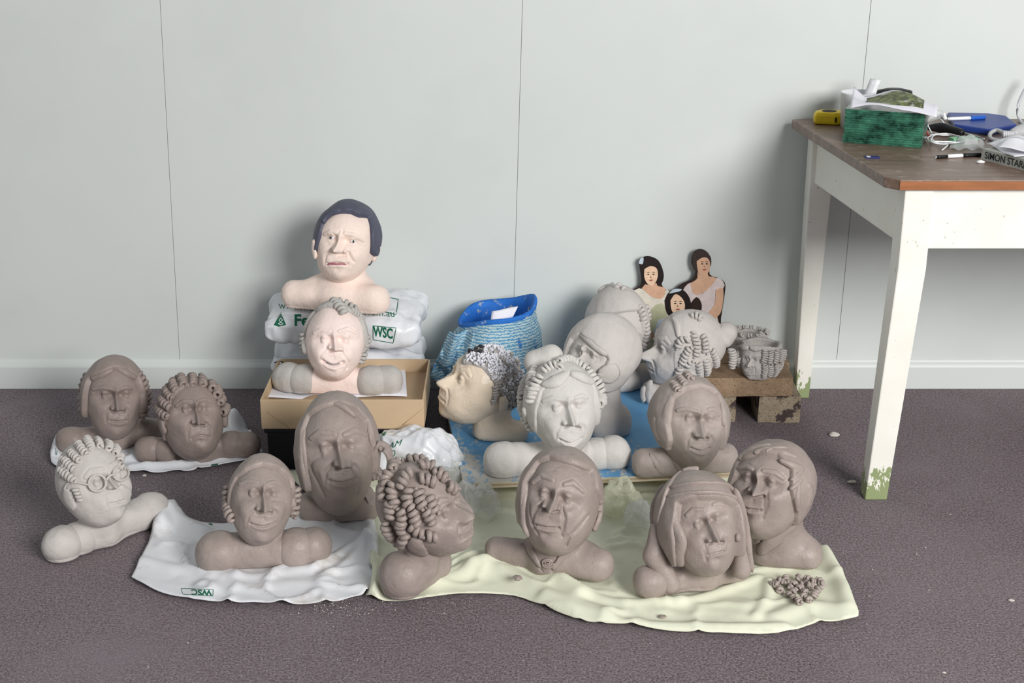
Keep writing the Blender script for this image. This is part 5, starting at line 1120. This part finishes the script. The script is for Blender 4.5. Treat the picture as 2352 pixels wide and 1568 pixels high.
# 12 taupe man on the right of the board
B = Bust('clay_bust', 'taupe bust with small curled topknot on the right of the board', ZB+.0005, TAUPE, (1575, 1092, 32), (1580, 968), 84, 101, 95, 18, 3, 3, jaw=0.38, seed=12)
B.face([(1581, 960), (1634, 964)], (1612, 953), (1618, 1006), [(1602, 1003), (1633, 1007)], [(1589, 1029), (1611, 1036), (1629, 1030)], (1612, 1054), [[(1557, 943), (1576, 939), (1602, 946)], [(1626, 941), (1640, 940), (1652, 953)]], nose=1.1, eye=.9)
B.head()
B.blob('shoulders', [(1485, 1064, 34, 1660, 1052, 34, '.75', '.75'), (1590, 1060, 42, 1590, 1015, 52, 0, 0)], k=24)
B.cap([(1546, 1010), (1538, 965), (1546, 920), (1576, 898), (1610, 890), (1640, 903), (1655, 937), (1660, 990)], 7, nape=-.45)
B.lock([(1548, 905), (1536, 942), (1532, 972), (1538, 994)], [6, 11, 12, 7], 8, name='sideburn'); B.lock([(1586, 874), (1612, 874), (1632, 886)], [8, 13, 7], 7); B.lock([(1640, 892), (1656, 930), (1661, 980)], [5, 8, 6], 6); B.ear([(1512, 955), (1512, 985), (1524, 1010)], [9, 14, 9], 6)
for P in ([(1550, 886), (1557, 897), (1562, 906)], [(1562, 874), (1571, 884), (1577, 893)], [(1574, 866), (1581, 872), (1588, 880)]): B.coil(P, 10, 4.6, lift=.9)
for P, w in (([(1492, 1042), (1510, 1064), (1522, 1090)], [5, 8, 8]), ([(1528, 1034), (1555, 1060), (1574, 1086)], [5, 10, 9]), ([(1638, 1046), (1626, 1064), (1614, 1084)], [5, 10, 9])): B.lock(P, w, 3, name='strap', torso=True, lift=-.1)
rose(B, 1590, 1079, 12)

# 13 pale woman with curls, front of the board
B = Bust('clay_bust', 'pale grey woman bust with bun and curl-framed face on blue board', ZB+.0005, GREY, (1285, 1094, 36), (1289, 932), 86, 106, 96, 12, 4, -4, jaw=0.32, seed=13)
B.face([(1276, 937), (1332, 930)], (1306, 920), (1317, 976), [(1299, 977), (1335, 982)], [(1287, 1009), (1311, 1016), (1336, 1007)], (1313, 1027), [[(1248, 921), (1271, 913), (1297, 919)], [(1322, 913), (1336, 908), (1351, 913)]], nose=1.0, fold=.8, browh=.6, sock=.8)
B.head()
B.blob('shoulders', [(1165, 1056, 38, 1400, 1042, 36, '.75', '.75'), (1297, 1045, 44, 1302, 1000, 50, 0, 0)], k=20)
for P in ([(1152, 1056, 42, 1158, 1056, 42, '.75', '.75')], [(1190, 1054, 40, 1194, 1054, 40, '.75', '.75')], [(1368, 1042, 38, 1372, 1042, 38, '.75', '.75')], [(1404, 1040, 39, 1408, 1040, 39, '.75', '.75')]): B.blob('sleeve', P)
B.cap([(1238, 1005), (1234, 942), (1247, 898), (1276, 872), (1310, 860), (1340, 866), (1360, 884), (1369, 930), (1370, 985)], 4, nape=-.4)
B.lock([(1246, 884), (1275, 876), (1303, 857)], [6, 15, 8], 7, name='fringe'); B.lock([(1307, 857), (1333, 866), (1360, 880)], [7, 14, 8], 7, name='fringe')
for P, R, r in (([(1200, 872), (1192, 905), (1191, 940)], 9, 4), ([(1191, 940), (1194, 965), (1204, 985)], 9, 4), ([(1218, 855), (1207, 885), (1204, 912)], 9, 4), ([(1204, 912), (1203, 935), (1206, 952)], 9, 4), ([(1236, 842), (1226, 868), (1222, 895)], 10, 4.2), ([(1248, 868), (1232, 890), (1226, 915)], 12, 4.6), ([(1236, 890), (1226, 910), (1222, 928)], 11, 4.4), ([(1238, 838), (1262, 830), (1284, 824)], 9, 4), ([(1250, 855), (1264, 846), (1280, 842)], 10, 4), ([(1282, 836), (1302, 830), (1318, 826)], 9, 4), ([(1280, 850), (1292, 842)], 9, 4), ([(1320, 830), (1338, 832), (1352, 842)], 10, 4.2), ([(1350, 842), (1364, 856), (1372, 872)], 10, 4.2), ([(1368, 866), (1376, 885), (1378, 905)], 12, 4.4), ([(1378, 900), (1376, 915), (1372, 928)], 11, 4.4), ([(1205, 960), (1208, 980), (1220, 992)], 8, 3.8), ([(1300, 820), (1320, 818), (1340, 822)], 8, 3.8), ([(1226, 850), (1214, 868), (1208, 886)], 8, 3.8)): B.coil(P, R*1.25, r*1.15)
B.blob('bun', [(1230, 832, 30, 1264, 822, 31, 46, 46)], k=10); B.ear([(1212, 938), (1209, 962), (1222, 986)], [9, 15, 9], 6)

# 14 cream bust in left profile with painted curls
B = Bust('painted_bust', 'cream glazed bust in left profile with tight white curls', ZB+.0005, CREAM, (1135, 1012, 32), (1112, 890), 74, 98, 88, -68, 4, 20, dY=6, seed=14, flat=.04)
B.generic(nw=1.7, nose=.66, cheek=.8, fold=.8, sock=.8, eye_el=8, tip_el=-10, mouth_el=-29, browh=.5)
B.head()
B.blob('shoulders', [(1118, 985, 26, 1188, 992, 26, '.8', '.8'), (1130, 980, 34, 1132, 935, 44, 0, 0)], k=20)
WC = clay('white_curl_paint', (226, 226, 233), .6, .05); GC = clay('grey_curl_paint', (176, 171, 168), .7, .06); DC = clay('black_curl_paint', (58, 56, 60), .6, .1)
HP = [(1068, 832), (1078, 812), (1100, 798), (1130, 795), (1160, 804), (1184, 824), (1198, 856), (1198, 900), (1190, 930), (1176, 942), (1160, 928), (1150, 905), (1138, 880), (1122, 858), (1104, 838), (1085, 836)]
pts_ = []
R_ = random.Random(5)
while len(pts_) < 270:
    ok = False
    for _ in range(60):
        x, y = R_.uniform(1062, 1204), R_.uniform(792, 946)
        if inpoly(HP, np.array([x]), np.array([y]))[0] and all((x-a)**2+(y-b)**2 > 5.9**2 for a, b in pts_): ok = True; break
    if not ok: break
    pts_.append((x, y))
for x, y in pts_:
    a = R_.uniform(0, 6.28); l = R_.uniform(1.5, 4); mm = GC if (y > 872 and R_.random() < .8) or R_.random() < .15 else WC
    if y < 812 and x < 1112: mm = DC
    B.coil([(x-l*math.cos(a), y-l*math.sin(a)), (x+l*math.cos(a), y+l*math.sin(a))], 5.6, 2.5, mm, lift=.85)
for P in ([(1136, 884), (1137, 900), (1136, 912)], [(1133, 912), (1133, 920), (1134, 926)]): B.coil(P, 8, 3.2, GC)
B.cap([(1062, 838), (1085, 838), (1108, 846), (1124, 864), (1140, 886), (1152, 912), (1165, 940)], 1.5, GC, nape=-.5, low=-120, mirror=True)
B.ear([(1148, 908), (1154, 922), (1150, 940)], [7, 11, 8], 6)

# 15 grey bust with smooth hair cap, looking down-left
B = Bust('clay_bust', 'dry grey bust with smooth cap of hair bending down to left', ZB+.0005, GREY2, (1398, 1006, 36), (1384, 818), 76, 94, 84, -46, -14, 16, dY=0, jaw=0.25, seed=15)
B.face([(1330, 808), (1362, 818)], (1338, 798), (1322, 835), [(1318, 832), (1340, 842)], [(1318, 862), (1330, 868), (1345, 870)], (1340, 890), [[(1318, 796), (1326, 790), (1335, 793)], [(1345, 795), (1360, 805), (1372, 820)]])
B.head()
B.blob('shoulders', [(1392, 966, 44, 1412, 966, 40, '.7', '.7'), (1392, 950, 36, 1388, 890, 40, 0, 0)], k=14)
B.cap([(1306, 806), (1318, 780), (1336, 770), (1360, 786), (1385, 808), (1396, 824), (1386, 842), (1370, 858), (1372, 885), (1390, 905)], 8, nape=-.5)
B.lock([(1330, 764), (1356, 784), (1382, 806), (1398, 816)], [4, 7, 9, 6], 6); B.lock([(1398, 812), (1412, 830), (1420, 850), (1420, 872)], [5, 7, 6, 5], 5)
B.ear([(1388, 836), (1394, 852), (1388, 872)], [17, 25, 17], 7, lift=1.1)

# 16 grey bust at the very back
B = Bust('clay_bust', 'dry grey bust at the back with hanging side ringlets and topknot', ZB+.0005, GREY2, (1420, 902, 34), (1416, 752), 66, 94, 76, 14, -6, 4, seed=16, res=(120, 190))
B.generic(eye_el=-4, tip_el=-18, mouth_el=-34)
B.head()
B.blob('shoulders', [(1392, 872, 32, 1480, 862, 30, '.75', '.75'), (1425, 865, 38, 1420, 810, 44, 0, 0)], k=16)
B.cap([(1350, 800), (1362, 728), (1400, 722), (1440, 716), (1464, 714), (1474, 760), (1478, 800)], 6, nape=-.5)
for P in ([(1464, 704), (1470, 720), (1474, 736)], [(1482, 702), (1486, 718), (1486, 734)], [(1476, 736), (1480, 760), (1480, 782)], [(1479, 784), (1476, 805), (1472, 822)]): B.coil(P, 10.5, 4.6)
B.lock([(1374, 672), (1398, 664), (1420, 668)], [5, 7, 6], 5, name='hair_band', lift=1.5)
for P in ([(1406, 658), (1412, 660)], [(1420, 662), (1426, 665)], [(1428, 668), (1432, 671)]): B.coil(P, 8.5, 4.2, lift=.9)

# 17 grey profile bust with ringlets and bun
B = Bust('clay_bust', 'dry grey bust in left profile with ringlets and round bun', ZB+.0005, GREY2, (1530, 935, 40), (1580, 802), 70, 92, 84, -74, 0, 8, dY=14, seed=17, flat=.04)
B.generic(nw=1.7, nose=.88, cheek=1.0, eye_el=4, tip_el=-13, browh=.6)
B.head()
B.blob('shoulders', [(1500, 900, 26, 1560, 905, 26, '.7', '.7'), (1550, 890, 30, 1565, 850, 40, 0, 6)], k=16)
B.cap([(1545, 730), (1558, 745), (1556, 775), (1550, 800), (1548, 850), (1570, 880)], 3, nape=-.6, low=-120, mirror=True)
for P in ([(1590, 764), (1597, 784), (1600, 800)], [(1599, 802), (1598, 820)], [(1612, 770), (1618, 790), (1617, 812)], [(1586, 795), (1574, 815), (1566, 838)], [(1572, 776), (1560, 790), (1560, 802)], [(1588, 824), (1580, 832), (1577, 840)], [(1602, 828), (1605, 848), (1605, 862)], [(1618, 822), (1622, 842), (1622, 858)], [(1630, 800), (1640, 822), (1644, 840)], [(1565, 840), (1560, 850), (1556, 862)], [(1582, 778), (1574, 782)]): B.coil(P, 10, 4.2)
B.blob('bun', [(1660, 774, 26, 1668, 764, 24, 16, 16)]); B.lock([(1546, 732), (1556, 748), (1558, 776)], [4, 7, 5], 6); B.coil([(1588, 727), (1602, 732), (1610, 738)], 10, 4.4, lift=.8)
B.coil(B.free([(1680, 800), (1684, 822), (1680, 844)], 2), 11, 3.4, lift=0); B.ear([(1578, 852), (1588, 862), (1590, 878)], [9, 14, 10], 5)
B.lock(B.free([(1496, 872), (1490, 900), (1494, 922)], -22), [8, 10, 8], 7, name='drape'); B.lock(B.free([(1480, 885), (1478, 905), (1482, 920)], -20), [6, 7, 6], 6, name='drape')

# head-shaped pots on the brick stand
brick(1640, 1812, 850, -.147, -.045, .0735, .124, m_br, 'second sandy brick laid behind the top brick of the stand', 5)
B = Bust('head_pot', 'small grey head-shaped pot with tight ringlets on the front brick', .125, GREY2, (1750, 868, 34), (1748, 812), 48, 66, 50, -24, 6, 0, seed=18, res=(110, 170), cat='pot', jaw=.15)
B.face([(1716, 825), (1738, 827)], (1722, 820), (1719, 842), [(1713, 840), (1727, 842)], [(1711, 855), (1719, 857), (1730, 856)], (1722, 868), [[(1706, 816), (1713, 813), (1719, 817)], [(1727, 818), (1737, 816), (1747, 819)]], nose=1.2)
B.pot(.42, 8); B.lock([(1702, 796), (1712, 798), (1722, 798)], [4, 7, 4], 5, name='fringe'); B.lock([(1724, 798), (1738, 800), (1750, 800)], [4, 7, 4], 5, name='fringe')
for x in (1756, 1768, 1780, 1790, 1799):
    for y0, y1 in ((803, 832), (834, 862 if x < 1790 else 855)): B.coil([(x, y0), (x+1, (y0+y1)/2), (x-2, y1)], 7.5, 2.4, name='ringlet')
for y0, y1 in ((795, 820), (820, 842)): B.coil([(1700, y0), (1699, y1)], 7, 2.4, name='ringlet')
B = Bust('head_pot', 'small grey curl-rimmed head pot standing behind the front pot', .125, GREY2, (1716, 842, 62), (1722, 792), 42, 58, 46, -20, 6, 0, dY=-4, seed=19, res=(80, 130), cat='pot', jaw=.15)
B.generic(); B.pot(.5, 7)
for t_ in np.linspace(0, 6.28, 15)[:-1]:
    q = B.loc(math.degrees(t_), 31); q2 = B.loc(math.degrees(t_)+14, 31); B.coil([tuple(q), tuple(q2)], 7, 2.8, name='ringlet', lift=.3)
for P in ([(1755, 770), (1752, 785)], [(1746, 765), (1742, 780)]): B.coil(P, 7, 2.6, name='ringlet')

# ------------------------------------------------------------------ loose clay curls and crumbs
def loose(name, c, R, r, turns, rz, tilt, m, k=9, kk=6):
    n = int(turns*k)+1; th = np.arange(n)*2*math.pi/k; L = turns*r*1.8; u = np.linspace(-.5, .5, n)
    H = np.stack([u*L, R*np.cos(th), R*np.sin(th)], 1); M = np.array(Matrix.Rotation(rz, 3, 'Z') @ Matrix.Rotation(tilt, 3, 'Y')); H = H @ M.T
    V, F = tube(H, r, n, kk); V = np.array(V); V[:, 2] -= V[:, 2].min(); return mk(name, V+np.array(c), F, m)
P_ = [(1772, 1345), (1790, 1336), (1812, 1334), (1842, 1338), (1870, 1334), (1888, 1342), (1888, 1362), (1872, 1380), (1848, 1392), (1812, 1390), (1796, 1372)]
R_ = random.Random(11); pts_ = []
for _ in range(2500):
    x, y = R_.uniform(1768, 1890), R_.uniform(1334, 1392)
    if inpoly(P_, np.array([x]), np.array([y]))[0] and all(((x-a)/1.15)**2+((y-b)*1.45)**2 > 14**2 for a, b in pts_): pts_.append((x, y))
for i, (x, y) in enumerate(pts_):
    h = bvc.ray_cast(CAM, ray(x, y).normalized()); c = h[0] if h[0] is not None else onz(x, y, .01)
    k = pxsize(c); o = loose('clay_curl', (c.x, c.y, c.z+.001), R_.uniform(4.6, 6.6)*k, R_.uniform(3.4, 4.4)*k, R_.uniform(1.2, 2.4), R_.uniform(0, 6.28), R_.uniform(-.5, .5), TAUPE)
    tag(o, 'small loose clay curl in the pile on the lime cloth', 'clay curl', 'loose clay curls on the cloth')
m_chalk = mat('dry_clay_crumb', (206, 200, 192), .9, .06)
def crumb(x, y, w, label, surf=0, m=m_chalk, seed=1):
    c = onz(x, y, surf); k = pxsize(c)*w/2; D, F, Fp = sphere_grid(8, 14, .5); V = D*np.array([k, k*.8, k*.45]); V = V*(1+.25*lump(D, 1.6, seed))[:, None]; V[:, 2] = np.maximum(V[:, 2], -k*.2); V[:, 2] -= V[:, 2].min()
    o = mk('clay_crumb', V+np.array([c.x, c.y, surf+.0006]), [tuple(f) for f in F]+[tuple(f[:3]) for f in Fp], m, smooth=False); return tag(o, label, 'crumb', 'clay crumbs on the carpet')
crumb(1916, 1000, 24, 'flat pale clay crumb on carpet between brick stand and table leg', seed=2); crumb(1957, 1108, 20, 'pale clay crumb on carpet left of the front table leg', seed=3)
crumb(332, 1093, 10, 'pale clay crumb on carpet before the back left bag', seed=4); crumb(2323, 1380, 12, 'white crumb on carpet at the far right edge', seed=5)
crumb(1522, 1417, 18, 'brown clay lump on the front fold of the lime cloth', .012, BROWN, 6); crumb(2168, 1546, 9, 'pale crumb on carpet near the bottom right corner', seed=7); crumb(1995, 1370, 8, 'dark crumb on carpet right of the cloth corner', 0, BROWN2, 8); crumb(1190, 1330, 24, 'thin brown clay flake lying in the cloth fold below the old man', .030, BROWN, 9)
# dust-fine crumbs: too many and too small to tell apart
R_ = random.Random(21); V, F = [], []
for cx_, cy_, sx_, sy_, n_ in ((780, 1392, 45, 12, 130), (640, 1440, 300, 50, 80), (1000, 1400, 120, 16, 50), (250, 1080, 160, 40, 40), (400, 1130, 60, 25, 40), (2050, 1250, 180, 150, 50), (1200, 1480, 700, 60, 90)):
    for _ in range(n_):
        p = onz(R_.gauss(cx_, sx_), R_.gauss(cy_, sy_), 0); r = R_.uniform(.4, 1.3)*.0009*(1.6 if R_.random() < .15 else 1); b = len(V)
        if p.y > -.03: continue
        V += [(p.x-r, p.y-r*.6, .0008), (p.x+r, p.y-r, .0008), (p.x+r*.7, p.y+r, .0008), (p.x-r*.8, p.y+r*.7, .0008), (p.x, p.y, .0008+r*1.1)]; F += [(b, b+1, b+4), (b+1, b+2, b+4), (b+2, b+3, b+4), (b+3, b, b+4), (b+3, b+2, b+1, b)]
o = mk('clay_dust', V, F, m_chalk, smooth=False); tag(o, 'fine pale clay crumbs scattered over the carpet', 'crumbs', kind='stuff')
